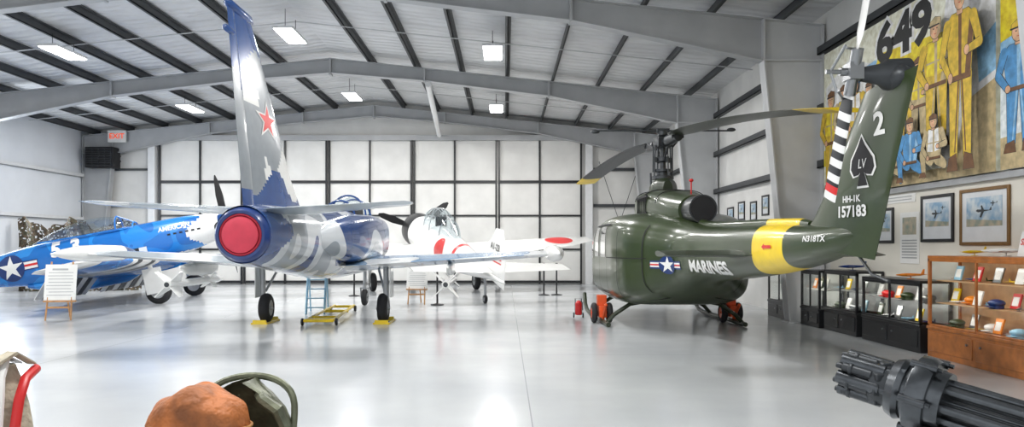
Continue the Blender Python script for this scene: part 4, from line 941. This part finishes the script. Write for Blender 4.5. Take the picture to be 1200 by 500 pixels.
GB=Vector((1.3,2.2,0))
th=thing('rotary_machine_gun','steel six-barrel rotary machine gun on a stand','machine gun',tuple(GB))
O=g0-GB
for i in range(6):
    mb=MB(); a=R(60*i+10); c=O+gx*math.cos(a)*.054+gy*math.sin(a)*.054
    mb.cyl(c+ax*.05,c+ax*.97,.0155,n=20); mb.cyl(c-ax*.06,c+ax*.07,.021,.021,n=16); mb.obj('barrel',th,'gun')
mb=MB(); mb.cyl(O+ax*.1,O+ax*.95,.012,n=12); mb.obj('center_rod',th,'gun')
mb=MB()
mb.lathe(O,ax,[(.09,.03),(.09,.085),(.115,.095),(.13,.088),(.13,.08),(.15,.08),(.15,.112),(.154,.116),(.186,.118),(.205,.11),(.205,.09),(.24,.086),(.24,.03)],56)
for i in range(6):
    a=R(60*i); c=O+gx*math.cos(a)*.112+gy*math.sin(a)*.112; mb.cyl(c+ax*.14,c+ax*.212,.012,n=14); mb.cyl(c+ax*.212,c+ax*.225,.007,n=6)
mb.obj('barrel_clamp',th,'gun')
for t in (.60,.93):
    mb=MB(); mb.lathe(O,ax,[(t,.03),(t,.08),(t+.03,.08),(t+.03,.03)],36); mb.obj('support_ring',th,'gun')
mb=MB()
mb.lathe(O,ax,[(-.02,.03),(-.02,.055),(0,.06),(.03,.06),(.04,.068),(.08,.068),(.1,.06)],28)
for i in range(8):
    a=R(45*i+20); c=O+gx*math.cos(a)*.06+gy*math.sin(a)*.06
    mb.cyl(c-ax*.05,c+ax*.04,.014,n=12); mb.cyl(c-ax*.07,c-ax*.05,.009,n=10)
    mb.box(c+ax*.06,(.028,.028,.022)); mb.lathe(c-ax*.03,ax,[(0,.012),(0,.018),(.012,.018),(.012,.012)],12)
mb.obj('bolt_housing',th,'dark',bevel=.003)
mb=MB(); b=O+ax*.19; mb.cyl((b.x,b.y,0.03),(b.x,b.y,b.z-.10),.03,n=16); mb.lathe((b.x,b.y,0),(0,0,1),[(0,.25),(.03,.25),(.04,.05)],28); mb.b2((b.x-.05,b.y-.05,b.z-.14),(b.x+.05,b.y+.05,b.z-.08)); mb.obj('stand',th,'blackm')
# ================================================================ lights / world / camera
area((LX+.3,24.5,3.4),(0,R(-90),0),2.5,3.5,200,(.85,.92,1))
w=bpy.data.worlds.new('world'); SC.world=w; w.use_nodes=True
bg=w.node_tree.nodes['Background']; bg.inputs[0].default_value=(.92,.96,1,1); bg.inputs[1].default_value=1.0
cam=bpy.data.cameras.new('camera'); co=bpy.data.objects.new('camera',cam); COL.objects.link(co)
co.location=(0,0,1.5); co.rotation_euler=(R(90),0,0); cam.sensor_width=36; cam.lens=27; cam.shift_x=8/1200; cam.shift_y=39/1200; cam.clip_start=.05
SC.camera=co
SC.view_settings.view_transform='Standard'
SC.view_settings.exposure=0.12
